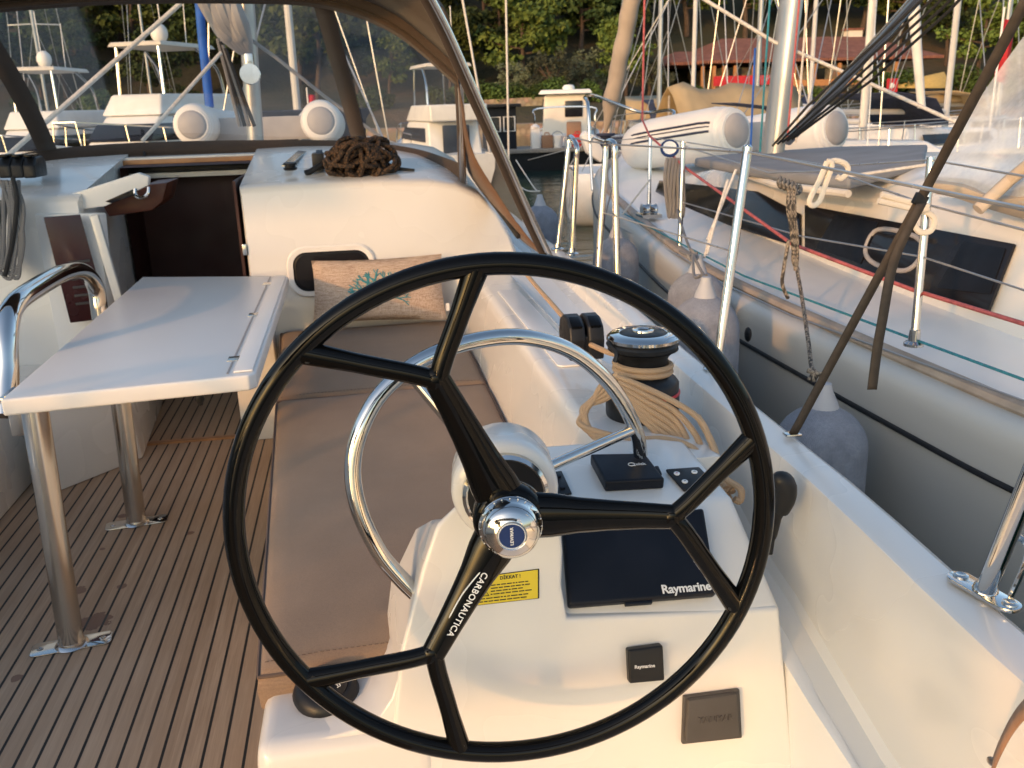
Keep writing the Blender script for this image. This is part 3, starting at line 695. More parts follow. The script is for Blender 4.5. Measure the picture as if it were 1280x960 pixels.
# throttle lever
tl = thing('throttle_lever', 'black engine throttle lever on the right flank of the console', 'lever', aty(962, 690, 1.5))
MB().tube(spline([aty(962, 692, 1.5), aty(966, 668, 1.5), aty(973, 640, 1.49), aty(978, 615, 1.48)], 4), [.006]*4+[.009]*4+[.012]*5, 12).build('shaft', MT['black'], tl)
MB().tube(spline([aty(976, 640, 1.485), aty(981, 622, 1.48), aty(980, 604, 1.475), aty(968, 596, 1.47)], 4), [.014, .016, .018, .020, .021, .022, .022, .022, .021, .02, .017, .013, .004], 14).build('grip', MT['black'], tl)
# compass
cc = atz(408, 868, .437)
cp = thing('compass', 'black bulkhead compass with curved dome on the white plinth left of the wheel', 'compass', cc)
tn = V((.05, -.22, 1)).normalized()
MB().lathe([(.058, 0), (.060, .006), (.056, .018), (.047, .026), (.041, .027)], cc, tn, 32).build('base_ring', MT['black'], cp)
hood = MB(); rows = []
for i in range(7):
    th = R(90*i/6); rows.append([cc + tn*(.024+.034*math.sin(th)) + V((.046*math.cos(th)*math.cos(R(a)), .046*math.cos(th)*math.sin(R(a)), 0)) for a in range(20, 171, 15)])
hood.grid(rows).build('hood', MT['black'], cp, solid=.003)
MB().lathe([(.042, .018), (.041, .026), (.034, .040), (.020, .049), (0, .052)], cc, tn, 28).build('dome', MT['glassdk'], cp)
cd = V((-.1, -.85, .6)).normalized(); q0 = cc+tn*.036
for k, s in enumerate(('30', '60', 'N', '33')):
    a = R(205+35*k); o = cc + tn*.0405 + V((.034*math.cos(a), .034*math.sin(a), 0)); nn = (tn*.6+V((math.cos(a), math.sin(a), 0))*.8).normalized(); dd = V((-math.sin(a), math.cos(a), 0))
    text('card_mark', s, MT['white'], cp, o+nn*.0035, dd, nn.cross(dd), .009, .02, .0003)
MB().cyl(cc+tn*.040+V((-.012, -.030, 0)), cc+tn*.050+V((-.006, -.020, 0)), .0012, 6).build('lubber_line', MT['red'], cp)

# ================================================================ WINCH, TAN ROPE, DOUBLE BLOCK
wc_ = V((.642, 2.0, .7215))
wi = thing('winch', 'black drum winch with chrome top ring wrapped in tan rope on the coaming', 'winch', wc_)
MB().lathe([(.086, 0), (.088, .006), (.089, .052), (.087, .056)], wc_, (0, 0, 1), 40).build('base', MT['black'], wi)
MB().lathe([(.0875, .0545), (.0905, .0565), (.0905, .0605), (.087, .0625)], wc_, (0, 0, 1), 40).build('red_ring', MT['red'], wi)
MB().lathe([(.087, .0615), (.087, .082), (.080, .092), (.064, .098), (.058, .106), (.058, .138), (.063, .150), (.076, .162), (.084, .165)], wc_, (0, 0, 1), 40).build('drum', MT['black'], wi)
st_ = MB().lathe([(.074, .163), (.082, .166), (.084, .176), (.080, .182), (.083, .186)], wc_, (0, 0, 1), 40).build('self_tailer', MT['black'], wi)
rg = []
for k in range(46): a = 2*math.pi*k/46; rg.append(k)
MB().lathe([(.083, .184), (.0865, .188), (.0865, .195), (.079, .202), (.058, .2045), (.056, .203)], wc_, (0, 0, 1), 48).build('top_ring', MT['chrome'], wi)
MB().lathe([(.058, .202), (.052, .2055), (.030, .208), (.027, .2075)], wc_, (0, 0, 1), 36).build('top_cap', MT['black'], wi)
hs = MB().lathe([(.027, .206), (.026, .2115), (.018, .2125), (.015, .209)], wc_, (0, 0, 1), 28).build('handle_socket', MT['chrome'], wi)
MB().lathe([(.0155, .2085), (.009, .2105), (0, .211)], wc_, (0, 0, 1), 16).build('socket_core', MT['black'], hs)
fr = wc_ + V((-.075, -.035, .168)); MB().tube(spline([wc_+V((-.06, .02, .185)), wc_+V((-.088, -.01, .186)), fr, fr+V((-.006, -.006, -.02))], 4), .006, 8).build('feeder_arm', MT['black'], wi)
rope = MB(); rr = .0074
def wa(a, r, z): return wc_ + V((r*math.cos(R(a)), r*math.sin(R(a)), z))
clp = aty(705, 400, 2.42)
# lead from the clutch and four turns round the drum
turns = [lerp(aty(728, 428, 2.34), wa(100, .068, .13), .2), lerp(aty(728, 428, 2.34), wa(120, .068, .128), .7)]
for k in range(32): a = 120 + k*24; turns.append(wa(a, .0665, .132 - .0009*k))
rope.tube(spline(turns, 2), rr, 8)
def strand(pts, n=7): rope.tube(spline([aty(*p) if len(p) == 3 and p[1] > 20 else V(p) for p in pts], n), rr, 8)
rj = random.Random(5)
for k in range(7):
    o = k*8.0; dy = -.006*k
    strand([(768+o*.5, 470+o*.9, 1.93+dy), (800+o*.4, 482+o*1.2, 1.905+dy), (842+o*.2, 502+o*1.5, 1.86+dy), (874-o*.6, 524+o*2.4, 1.80), (886-o*.9+rj.random()*6, 555+o*2.4, 1.75), (893+rj.random()*14-o*.3, 590+o*.4, 1.70), (908+rj.random()*10, 606+rj.random()*10, 1.655)])
strand([(893, 590, 1.70), (912, 602, 1.66), (926, 612, 1.63), (925, 626, 1.62), (918, 624, 1.62)], 6)
strand([(872, 520, 1.81), (893, 560, 1.76), (900, 600, 1.70), (913, 626, 1.66)], 6)
# loops lying round the foot of the winch on the left
for k in range(4):
    o = k*5.5
    strand([(772, 468+o, 1.93), (752+o*.3, 482+o, 1.93), (742-o*.8, 500+o*.6, 1.93), (727+o*.5, 520+o*.8, 1.92-.006*k), (726+o, 531+o*.8, 1.905-.004*k), (752, 541+o*.9, 1.875-.004*k), (790, 549+o*.7, 1.835), (830, 549+o*.6, 1.80), (866, 560+o*.6, 1.76), (893, 590+o*.3, 1.70)])
rope.build('rope', MT['ropetan'], None, 'tan braided rope coiled round the black winch with its tail over the console', 'rope')
lead = MB().tube(spline([aty(648, 330, 3.55), aty(668, 355, 3.2), aty(690, 380, 2.85), aty(708, 401, 2.55)], 5), .0078, 8)
lead.build('rope', MT['ropetan'], None, 'taut tan rope running forward along the coaming from the twin black block', 'rope')
bk = thing('double_block', 'pair of black rope clutches side by side on the coaming forward of the winch', 'rope clutch', aty(726, 440, 2.36))
b0 = aty(726, 440, 2.36)
for k in range(2):
    c = b0 + V((-.026+.052*k, 0, 0)); pts = [(-.07, -.005), (.06, -.005), (.066, .05), (.052, .09), (.015, .108), (-.03, .106), (-.066, .088), (-.078, .05)]
    MB().prism([c+V((-.022, y, z)) for y, z in pts], (.044, 0, 0)).build('cheek', MT['black'], bk, bevel=.007, bseg=3)
    MB().box(c+V((0, -.045, .093)), (.03, .05, .014), Matrix.Rotation(R(22), 3, 'X')).build('lever', MT['blackgloss'], bk, bevel=.004)
MB().box(b0+V((0, -.005, .02)), (.012, .13, .08)).build('web', MT['black'], bk, bevel=.004)

# ================================================================ TABLE
tz = .765
c1, c2, c3, c4 = atz(0, 500, tz), atz(319, 468, tz), atz(361, 345, tz), atz(178, 346, tz)
xl, xr = c1.x-.0, (c2.x+c3.x)/2
tb = thing('cockpit_table', 'white folding cockpit table on two stainless legs standing on the teak sole', 'table', (-.7, 3.2, 0))
def tq(a, b): # a across 0..1, b along 0..1
    return lerp(lerp(c1, c2, a), lerp(c4, c3, a), b)
ol = [tq(0, 0), tq(.97, 0), tq(1.0, .014), tq(1.0, .985), tq(.97, 1), tq(0, 1)]
hinge_at = (.12, .5, .88)
top = MB().prism([V((p.x, p.y, tz)) for p in ol], (0, 0, -.045)).build('tabletop', MT['table'], tb, bevel=.007, bseg=3)
g = []
MB().prism([tq(.875, .02)+V((0, 0, .0006)), tq(.883, .02)+V((0, 0, .0006)), tq(.883, .985)+V((0, 0, .0006)), tq(.875, .985)+V((0, 0, .0006))], (0, 0, .0015)).build('leaf_seam', MT['grcap'], top)
for hb in hinge_at: MB().box(tq(.879, hb)+V((0, 0, .0012)), (.034, .05, .003)).build('hinge', MT['steel'], top, bevel=.001)
MB().prism([tq(.905, .02)+V((0, 0, .001)), tq(.985, .02)+V((0, 0, .001)), tq(.985, .985)+V((0, 0, .001)), tq(.905, .985)+V((0, 0, .001))], (0, 0, .006)).build('fiddle', MT['gel2'], top, bevel=.002)
MB().prism([tq(.04, .10)+V((0, 0, -.02)), tq(.9, .10)+V((0, 0, -.02)), tq(.9, .13)+V((0, 0, -.02)), tq(.04, .13)+V((0, 0, -.02))], (0, 0, -.045)).build('apron', MT['table'], top, bevel=.006)
for (px, py, ty) in ((90, 806, 0), (171, 654, 0)):
    b = atz(px, py, 0); lg = MB().cyl(b, V((b.x+.012, b.y+.03, tz-.05)), .034, 28).lathe([(.046, 0), (.042, .004), (.036, .007), (.035, .012)], b+V((0, 0, .004)), (0, 0, 1), 28).build('leg', MT['steel'], tb)
    a = R(8); pl_ = MB().prism(rrect(b+V((.0, 0, .0008)), .215, .072, .016, (math.cos(a), math.sin(a), 0), (-math.sin(a), math.cos(a), 0), 4), (0, 0, .004)).build('foot_plate', MT['chrome'], lg, bevel=.0012)
    for q in (-1, 1): MB().lathe([(.009, 0), (.009, .0012), (.006, .002), (.003, .0005)], b+V((q*.083*math.cos(a), q*.083*math.sin(a), .005)), (0, 0, 1), 14).build('screw', MT['steel'], lg)
MB().lathe([(.012, 0), (.014, .012), (.010, .02), (.006, .03), (0, .03)], aty(249, 494, c2.y+.12), (0, 0, -1), 14).build('latch_knob', MT['black'], tb)
MB().box((-.985, 2.62, .655), (.05, .05, .12)).box((-.985, 2.66, .70), (.09, .12, .015)).build('leaf_bracket', MT['steel'], tb, bevel=.004)
# thick stainless grab bar on the table's port side
X0 = -1.06
MB().tube(spline([atx(8, 520, X0), atx(9, 470, X0), atx(8, 420, X0), atx(16, 384, X0), atx(42, 362, X0), atx(80, 341, X0), atx(104, 340, X0), atx(119, 358, X0), atx(124, 386, X0), atx(130, 430, X0)], 6), .033, 18).build('grab_bar', MT['chrome'], tb)

# ================================================================ CUSHIONS, PILLOW
def cushion(name, pts, z0, z1, label, crown=.012):
    """seat cushion from plan corners, softly crowned, with piping and stitching"""
    P = [V((p[0], p[1], 0)) for p in pts]; t = thing(name, label, 'cushion', ((P[0]+P[2])/2 + V((0, 0, z0))))
    N, M_ = 10, 22; top = []; 
    def q(a, b): return lerp(lerp(P[0], P[1], a), lerp(P[3], P[2], a), b)
    e = .014; ring = lambda s: [0]+[0]*0
    m = MB(); rows = []
    aa = [0, .03, .08, .2, .35, .5, .65, .8, .92, .97, 1]; bb = [0, .008, .025, .06]+[.12+.76*i/14 for i in range(15)]+[.94, .975, .992, 1]
    for b in bb:
        row = []
        for a in aa:
            ed = min(min(a, 1-a)*.6, min(b, 1-b)*2.0); f = min(1, ed/.05); f = math.sqrt(1-(1-f)**2)
            p = q(a, b); row.append(V((p.x, p.y, z1 - .016*(1-f) + crown*min(1, min(a, 1-a)*4)*min(1, min(b, 1-b)*6) + .005*noise.noise(p*4) + .0035*noise.noise(V((p.x*3, p.y*14, 1))))))
        rows.append(row)
    m.grid(rows)
    nb, na = len(bb), len(aa)
    per = [rows[0][i] for i in range(na)] + [rows[j][-1] for j in range(1, nb)] + [rows[-1][i] for i in range(na-2, -1, -1)] + [rows[j][0] for j in range(nb-2, 0, -1)]
    cen = (P[0]+P[1]+P[2]+P[3])/4
    low = [V((p.x, p.y, z0)) for p in per]; mid = [V((p.x, p.y, (z0+z1)/2)) + (V((p.x-cen.x, p.y-cen.y, 0)).normalized()*.008) for p in per]
    k = len(per); m.add(per+mid+low, [(i+k*r, (i+1) % k+k*r, (i+1) % k+k*(r+1), i+k*(r+1)) for r in range(2) for i in range(k)])
    m.build('pad', MT['cushion'], t, smooth=70)
    MB().tube([p+V((0, 0, .001)) for p in per], .0038, 6, closed=True).build('piping', MT['piping'], t)
    s = MB()
    for off in (.028,):
        pp = [q(.02, off*.55), q(.98, off*.55)]
        for i in range(56):
            a = lerp(pp[0], pp[1], i/56); b_ = lerp(pp[0], pp[1], (i+.6)/56); zz = z1+.006*min(1, i/8, (56-i)/8)
            s.tube([a+V((0, 0, zz-.004)), b_+V((0, 0, zz-.004))], .0009, 4)
    s.build('stitching', MT['piping'], t)
    return t
cz0, cz1 = .40, .485
def cp_(x, y): p = atz(x, y, cz1); return (p.x, p.y)
kA = [cp_(331, 838), cp_(486, 790), (.405, 3.13), cp_(349, 503)]
kA[1] = (.06, 1.50); kA[0] = (-.245, 1.475)
cushion('seat_cushion', [(-.245, 1.475), (.405, 1.475+.02), (.412, 3.14), (-.335, 3.115)], cz0, cz1, 'long taupe seat cushion on the bench right behind the steering wheel')
cushion('seat_cushion', [(-.336, 3.128), (.412, 3.153), (.412, 4.16), (-.395, 4.17)], cz0, cz1, 'short taupe seat cushion at the far bench end under the patterned pillow')
ppx = [(391, 405, 4.02), (559, 400, 4.0), (552, 317, 4.13), (389, 326, 4.13)]
PP = [aty(*p) for p in ppx]; pw = thing('pillow', 'beige linen pillow embroidered with aqua coral leaning on the cabin bulkhead', 'pillow', (PP[0]+PP[1])/2)
pnv = (PP[1]-PP[0]).cross(PP[3]-PP[0]).normalized(); pnv = pnv if pnv.y < 0 else -pnv
def pil(a, b, s):
    p = lerp(lerp(PP[0], PP[1], a), lerp(PP[3], PP[2], a), b); u, v = 2*a-1, 2*b-1
    th = .062*((1-abs(u)**2.6)*(1-abs(v)**2.6))**.55
    pin = 1-.05*(1-u*u) ; c = sum(PP, V())/4
    inw = V((0, 0, 0)) - (PP[1]-PP[0]).normalized()*(.012*u*(1-v*v)) - (PP[3]-PP[0]).normalized()*(.010*v*(1-u*u))
    return p + inw + pnv*(s*th + .007*noise.noise(V((a*4, b*4, s)))*min(1, th*30)) + pnv*.004*math.sin(a*13+b*5)*(1-abs(v))*(abs(u) > .6)
pm = MB()
for s in (1, -.6): pm.grid([[pil(i/26, j/16, s) for i in range(27)] for j in range(17)])
pm.build('cover', MT['pillow'], pw, smooth=80)
em = MB(); re_ = random.Random(8)
def coral(a, b, ang, L, d):
    if d == 0 or L < .012: return
    a2 = a + math.cos(ang)*L/ .62; b2 = b + math.sin(ang)*L/.33
    n_ = 4; pts = [pil(lerp(a, a2, k/n_)+re_.uniform(-.004, .004), lerp(b, b2, k/n_)+re_.uniform(-.006, .006), 1)+pnv*.0015 for k in range(n_+1)]
    em.tube(pts, .0030*(.55+.18*d), 5)
    for k in range(2 if d > 1 else 0): coral(a2, b2, ang+re_.uniform(.25, .6)*(1 if k else -1), L*re_.uniform(.68, .86), d-1)
    if d > 2: coral(lerp(a, a2, .6), lerp(b, b2, .6), ang+re_.choice((-.8, .8)), L*.6, d-2)
for an in (60, 85, 110, 135, 160, 35, 185, 10): coral(.50, .30, R(an), .056, 4)
em.build('coral_embroidery', MT['aqua'], pw)
MB().box(lerp(PP[1], PP[2], .2)+V((.006, -.01, 0)), (.016, .004, .034)).build('care_tag', MT['white'], pw)
# ================================================================ SPRAYHOOD
hood = thing('sprayhood', 'brown canvas sprayhood with clear plastic windows over our companionway', 'sprayhood', (-.9, 4.6, 1.14))
bot = spline([aty(*p) for p in ((-120, 240, 4.1), (-30, 206, 4.72), (60, 188, 5.05), (180, 179, 5.22), (350, 176, 5.22), (450, 178, 5.12), (520, 187, 4.88), (577, 206, 4.45))], 8)
top = spline([aty(*p) for p in ((-170, 40, 3.5), (-120, 26, 3.9), (-42, 10, 4.2), (120, -3, 4.33), (285, -5, 4.37), (402, 1, 4.34), (492, 33, 4.18), (573, 100, 3.97))], 8)
def ribbon(name, A, B, mat, par, th=.004):
    return MB().grid([A, B]).build(name, mat, par, solid=th)
def down(P, d): return [p - V((0, 0, d)) for p in P]
def seg_(A, a, b): return A[a:b+1]
nb = len(bot)
iL, iR = 16, 40
for (a, b) in ((0, iL), (iL, iR), (iR, nb-1)):
    rows = []
    for k in range(9):
        t = k/8; rows.append([lerp(bot[i], top[i], t) + V((0, .10, .02))*math.sin(math.pi*t)*.6 for i in range(a, b+1)])
    MB().grid(rows).build('window', MT['vinyl'], hood)
def wrow(i, t): return lerp(bot[i], top[i], t) + V((0, .10, .02))*math.sin(math.pi*t)*.6
ribbon('lower_border', [p+V((0, -.006, .004)) for p in bot], [p+V((0, -.03, -.072)) for p in bot], MT['canvas'], hood, .006)
MB().tube([p+V((0, -.03, -.070)) for p in bot], .009, 8).build('bolt_rope', MT['canvas'], hood)
for i, w in ((iL, .047), (iR, .045)):
    A = []; B = []
    for k in range(13):
        p = wrow(i, k/12); d = (bot[i+1]-bot[i-1]).normalized(); A.append(p-d*w+V((0, -.008, 0))); B.append(p+d*w+V((0, -.008, 0)))
    ribbon('window_divider', A, B, MT['canvas'], hood, .006)
hoopP = spline([aty(*p) for p in ((688, 322, 3.80), (660, 262, 3.72), (625, 183, 3.62), (590, 105, 3.53), (560, 38, 3.45), (535, -10, 3.38))], 6)
ht = hoopP[-1]; hoopT = hoopP + spline([ht, ht+V((-.10, -.02, .10)), V((-.25, 3.28, 2.06)), V((-.9, 3.26, 2.14)), V((-1.6, 3.28, 2.06)), V((-2.2, 3.4, 1.8)), V((-2.45, 3.7, 1.0))], 6)[1:]
MB().tube(hoopT, .0135, 12).build('aft_bow', MT['steel'], hood)
MB().tube([p+V((-.014, .03, -.006)) for p in hoopT], .024, 10, flat=.5).build('bow_sleeve', MT['canvas'], hood)
MB().tube([p+V((0, -.05, -.012)) for p in top[10:]] + [], .0125, 10).build('forward_bow', MT['canvas'], hood)
ribbon('upper_border', [p+V((0, -.010, -.030)) for p in top], [p+V((0, -.07, .045)) for p in top], MT['canvas'], hood, .008)
# roof cloth from the window tops back to the aft bow
k0 = 27; RA = [hoopT[min(len(hoopT)-1, int(round(k0 + (len(hoopT)-1-k0)*t/40)))] for t in range(41)]
RT = [top[int(round((nb-1)*(1-t/40)))] for t in range(41)]
rows = []
for k in range(7):
    t = k/6; rows.append([lerp(a+V((0, -.06, .04)), b, t) + V((0, 0, .09))*math.sin(math.pi*t) for a, b in zip(RT, RA)])
MB().grid(rows).build('roof_cloth', MT['canvas'], hood, solid=.004)
# starboard side panel: canvas with a clear strip
In = spline([aty(*p) for p in ((573, 100, 3.97), (577, 150, 4.22), (583, 208, 4.42), (612, 252, 4.22), (650, 298, 3.98), (684, 322, 3.82))], 6)
Ou = [hoopP[int(round(24 - 24*i/(len(In)-1)))] + V((-.006, .01, 0)) for i in range(len(In))]
def side(a, b): return [[lerp(p, q, t) for p, q in zip(In, Ou)] for t in (a, (a+b)/2, b)]
MB().grid([[r[i] for i in range(len(In))] for r in side(0, .36)]).build('side_cloth', MT['canvaslit'], hood, solid=.004)
MB().grid(side(.36, .96)).build('side_window', MT['vinyl'], hood)
MB().tube([aty(574, 96, 3.95), aty(577, 160, 4.2), aty(579, 232, 4.36)], .016, 12).build('side_post', MT['steel'], hood)
MB().tube([aty(571, 96, 3.96), aty(574, 160, 4.21), aty(576, 226, 4.38)], .02, 10, flat=.6).build('post_sleeve', MT['canvas'], hood)
ft = aty(580, 236, 4.36)
MB().box(ft, (.05, .05, .012)).lathe([(.016, 0), (.016, .04), (0, .045)], ft, (0, 0, 1), 12).build('bow_foot', MT['chrome'], hood, bevel=.002)
fb = aty(684, 322, 3.8)
MB().box(fb, (.05, .07, .014)).build('bow_foot', MT['chrome'], hood, bevel=.003)
MB().tube(spline([aty(609, 243, 4.26), aty(628, 268, 4.1), aty(648, 296, 3.95)], 4), .012, 8).build('tension_strap', MT['blkline'], hood)
sp_ = MB()
MB().tube(spline([aty(180, 190, 5.2), aty(181, 200, 5.15), aty(177, 212, 5.1)], 4), .008, 6).build('tie', MT['blkline'], hood)

# ================================================================ GEAR ON THE CABIN TOP
tp = aty(450, 214, 4.50)
ck = MB(); rk = random.Random(21)
cen = aty(450, 202, 4.38)
for k in range(34):
    n_ = V((rk.uniform(-1, 1), rk.uniform(-1, 1), rk.uniform(-.5, 1.2))).normalized(); q = n_.to_track_quat('Z', 'Y'); pts = []
    rr = rk.uniform(.075, .112); off = V((rk.uniform(-.04, .04), rk.uniform(-.03, .03), rk.uniform(-.02, .03))); ph = rk.random()*6
    for a in range(0, 14):
        b = ph + a*.42; w_ = 1+.12*math.sin(b*3+k)
        p = q @ V((rr*1.15*w_*math.cos(b), rr*w_*math.sin(b), .015*math.sin(b*2+k)))
        pts.append(cen + off + V((p.x*1.18, p.y*.9, max(p.z*.9, -.088))))
    ck.tube(spline(pts, 3), .0105, 7)
ck.build('rope_coil', MT['ropebrown'], None, 'tangled coil of brown and black rope heaped on the cabin top under the sprayhood', 'rope')
wh = thing('winch_crank', 'black winch handle sticking out beneath the brown rope coil on the cabin top', 'winch handle', tp)
MB().tube([aty(381, 216, 4.40), aty(410, 206, 4.44), aty(450, 206, 4.46), aty(518, 214, 4.42)], .011, 8, flat=.6).build('arm', MT['black'], wh, )
MB().cyl(aty(382, 218, 4.40), aty(402, 206, 4.42), .014, 10).build('grip', MT['black'], wh)
jb = thing('jam_cleat', 'small black rope clutch left of the brown rope coil on the cabin top', 'rope clutch', aty(398, 208, 4.5))
MB().box(aty(398, 201, 4.5), (.055, .12, .075)).build('body', MT['black'], jb, bevel=.008)
MB().box(aty(399, 191, 4.48), (.03, .06, .012), Matrix.Rotation(R(15), 3, 'X')).build('lever', MT['navy'], jb, bevel=.003)
bk2 = thing('clutch_bank', 'bank of three black rope clutches on the port cabin top at the left edge', 'rope clutch', aty(25, 222, 4.5))
for k in range(3):
    c = aty(14+15*k, 211, 4.46); pts = [(-.09, -.035), (.08, -.035), (.085, .03), (.05, .055), (-.04, .052), (-.085, .02)]
    MB().prism([c+V((-.026, y, z)) for y, z in pts], (.052, 0, 0)).build('housing', MT['black'], bk2, bevel=.01, bseg=3)
    MB().box(c+V((0, -.02, .058)), (.034, .1, .014)).build('lever', MT['blackgloss'], bk2, bevel=.004)
hl = MB(); rk = random.Random(4)
for k in range(9):
    x0 = 2+k*3.0
    hl.tube(spline([aty(x0-4+rk.uniform(-6, 8), 226, 4.12), aty(x0+rk.uniform(-8, 8), 260, 4.06), aty(x0+rk.uniform(-6, 9), 305, 4.04), aty(x0-8+rk.uniform(0, 8), 345+rk.uniform(-14, 6), 4.04), aty(x0-22, 320, 4.05), aty(x0-18, 250, 4.08)], 6), .0085, 7)
hl.build('rope_hank', MT['ropegrey'], None, 'grey lines hanging in long loops from the port cabin side at the left edge', 'rope')
MB().tube(spline([aty(16, 222, 4.10), aty(21, 250, 4.05), aty(16, 300, 4.03), aty(6, 345, 4.03)], 6), .009, 8).build('rope', MT['blkline'], None, 'single black line hanging beside the grey loops on the port cabin side', 'rope')

# ================================================================ OUR RIG AND FOREDECK SEEN THROUGH THE WINDOWS
pack = MB()
for k in range(5):
    o = k*9.5
    pack.tube(spline([aty(246+o, -30, 6.1+.04*k), aty(262+o*.85, 14, 6.18), aty(284+o*.55, 44, 6.25), aty(302+o*.3, 66, 6.33)], 6), [.052+.006*math.sin(k*2+i*.7) for i in range(13)]+[.045, .04, .034, .028, .022, .016], 10, flat=1.2)
pack.build('sail_pack', MT['grcap'], None, 'grey canvas sail pack hanging diagonally beside our mast', 'sail cover')
for k in range(4):
    MB().tube([aty(272+3*k, 48+4*k, 6.05), aty(300+6*k, 158, 6.1)], .012, 6).build('mast_line', MT['blkline'] if k % 2 else MT['ropegrey'], None, 'dark halyard tail running down to the foot of our mast', 'halyard', 'halyards beside our mast')
vb = thing('vang_block', 'round metal pulley block hanging beside our mast behind the plastic window', 'pulley', aty(313, 104, 6.0))
MB().lathe([(.02, -.03), (.06, -.03), (.045, 0), (.06, .03), (.02, .03)], aty(313, 93, 6.0), (0, -1, .1), 20).build('sheave', MT['steel'], vb)
MB().box(aty(313, 84, 6.02), (.05, .07, .16)).build('cheek', MT['steel'], vb, bevel=.01)
MB().tube([aty(8, 196, 5.6), aty(226, 4, 6.0)], .014, 8).build('jib_sheet', MT['whiteline'], None, 'long beige sheet running diagonally up past the left window divider', 'rope')
MB().tube([aty(178, 176, 5.6), aty(276, 66, 6.0)], .012, 8).build('jib_sheet', MT['whiteline'], None, 'short beige sheet slanting up to the mast from the window border', 'rope')
MB().tube([aty(300, 40, 6.4), aty(345, 72, 6.4), aty(405, 120, 6.4), aty(490, 182, 6.4)], .012, 8).build('jib_sheet', MT['ropegrey'], None, 'grey sheet slanting down from our mast behind the right window divider', 'rope')
MB().tube([aty(247, -20, 9.6), aty(253, 50, 9.5), aty(262, 134, 9.4)], .042, 12).build('furled_sail', MT['bluecov'], None, 'bright blue furled sail sleeve standing on our foredeck', 'sail')
def inflatable(name, label, caps, Ys, L, r, tilt=(0, 1, -.04), group=None):
    c0, c1 = aty(*caps[0], Ys), aty(*caps[1], Ys); t = thing(name, label, 'dinghy', (c0+c1)/2-V((0, 0, r)), group)
    for c in (c0, c1):
        q = (c1-c0)*.12*(1 if c is c0 else -1); f = V(tilt).normalized()
        tp_ = spline([c+f*.0, c+f*.05, c+f*.16, c+f*.4, c+f*L*.7, c+f*L+q*1.5], 5); tr_ = [r*.60]+[r*.72]*2+[r*.82]*3+[r*.9]*3+[r*.96]*2+[r]*14+[r*.9]; tb_ = MB().tube(tp_, tr_, 28); tb_ = tb_.build('tube', MT['pvc'], t)
        MB().lathe([(0, .03), (r*.5, .022), (r*.64, 0), (r*.66, -.02)], c, -f, 24).build('end_cone', MT['grcap'], tb_)
        if c is c0:
            for an in (4, 15, 24):
                sd = f.cross(V((0, 0, 1))).normalized()*-1; nn = (sd*math.cos(R(an)) + sd.cross(f).normalized()*math.sin(R(an))*(1 if sd.cross(f).z > 0 else -1))
                MB().tube([tp_[i]+nn*tr_[i]*1.003 for i in range(8, 25)], .009 if an != 15 else .005, 6).build('stripe', MT['navycov'], tb_)
    a, b = c0+V((0, .35, -r*.3)), c1+V((0, .35, -r*.3))
    MB().box((a+b)/2, ((b-a).length, .03, r*1.1)).build('transom', MT['grcap'], t, bevel=.01)
    MB().prism([c0+V((0, .4, -r*.8)), c1+V((0, .4, -r*.8)), c1+V((0, L, -r*.8)), c0+V((0, L, -r*.8))], (0, 0, .04)).build('floor', MT['grcap'], t)
    return t
inflatable('dinghy', 'white inflatable dinghy with grey round tube ends lashed on our foredeck', ((240, 156), (401, 151)), 8.0, 2.1, .178)

# ================================================================ WEBBING STRAPS AT THE RIGHT
def webbing(pts, w, wdir, n=6):
    P = spline(pts, n); return MB().grid([[p-V(wdir)*w/2 for p in P], [p+V(wdir)*w/2 for p in P]])
s0 = atz(990, 545, .756); s1 = aty(1150, 250, 1.55); s2 = aty(1286, -6, 1.35)
st = thing('webbing_strap', 'long dark webbing strap running from our gunwale up to the top right corner', 'strap', s0)
webbing([s0, lerp(s0, s1, .5), s1, lerp(s1, s2, .5), s2], .019, (.93, -.35, 0)).build('webbing', MT['strap'], st, solid=.0016)
MB().box(s1, (.026, .010, .022), Matrix.Rotation(R(25), 3, 'Y')).build('buckle', MT['black'], st, bevel=.002)
MB().box(s0+V((0, 0, .004)), (.034, .024, .006)).build('deck_eye', MT['chrome'], st, bevel=.002)
t0 = s1+V((-.004, -.012, -.005))
tail = thing('webbing_tail', 'loose dark strap tail hanging from the buckle in front of the black yacht windows', 'strap', aty(1090, 487, 1.52))
webbing([t0, aty(1118, 325, 1.53), aty(1103, 400, 1.52), aty(1096, 440, 1.52), aty(1090, 487, 1.52)], .0185, (.98, -.2, 0)).build('webbing', MT['strap'], tail, solid=.0016)
# leather handle on the locker at the lower right
hp = [aty(1241, 958, .80), aty(1250, 935, .76), aty(1266, 905, .73), aty(1284, 884, .70), aty(1300, 880, .66)]
lh = thing('leather_strap', 'tan leather strap screwed to the white locker at the bottom right corner', 'strap', hp[0])
webbing(hp, .022, (.25, .3, .92), 5).build('strap', MT['leather'], lh, solid=.003)
MB().lathe([(.006, 0), (.006, .002), (0, .003)], hp[0]+V((-.004, -.002, .010)), (-1, -.3, .1), 12).build('rivet', MT['steel'], lh)
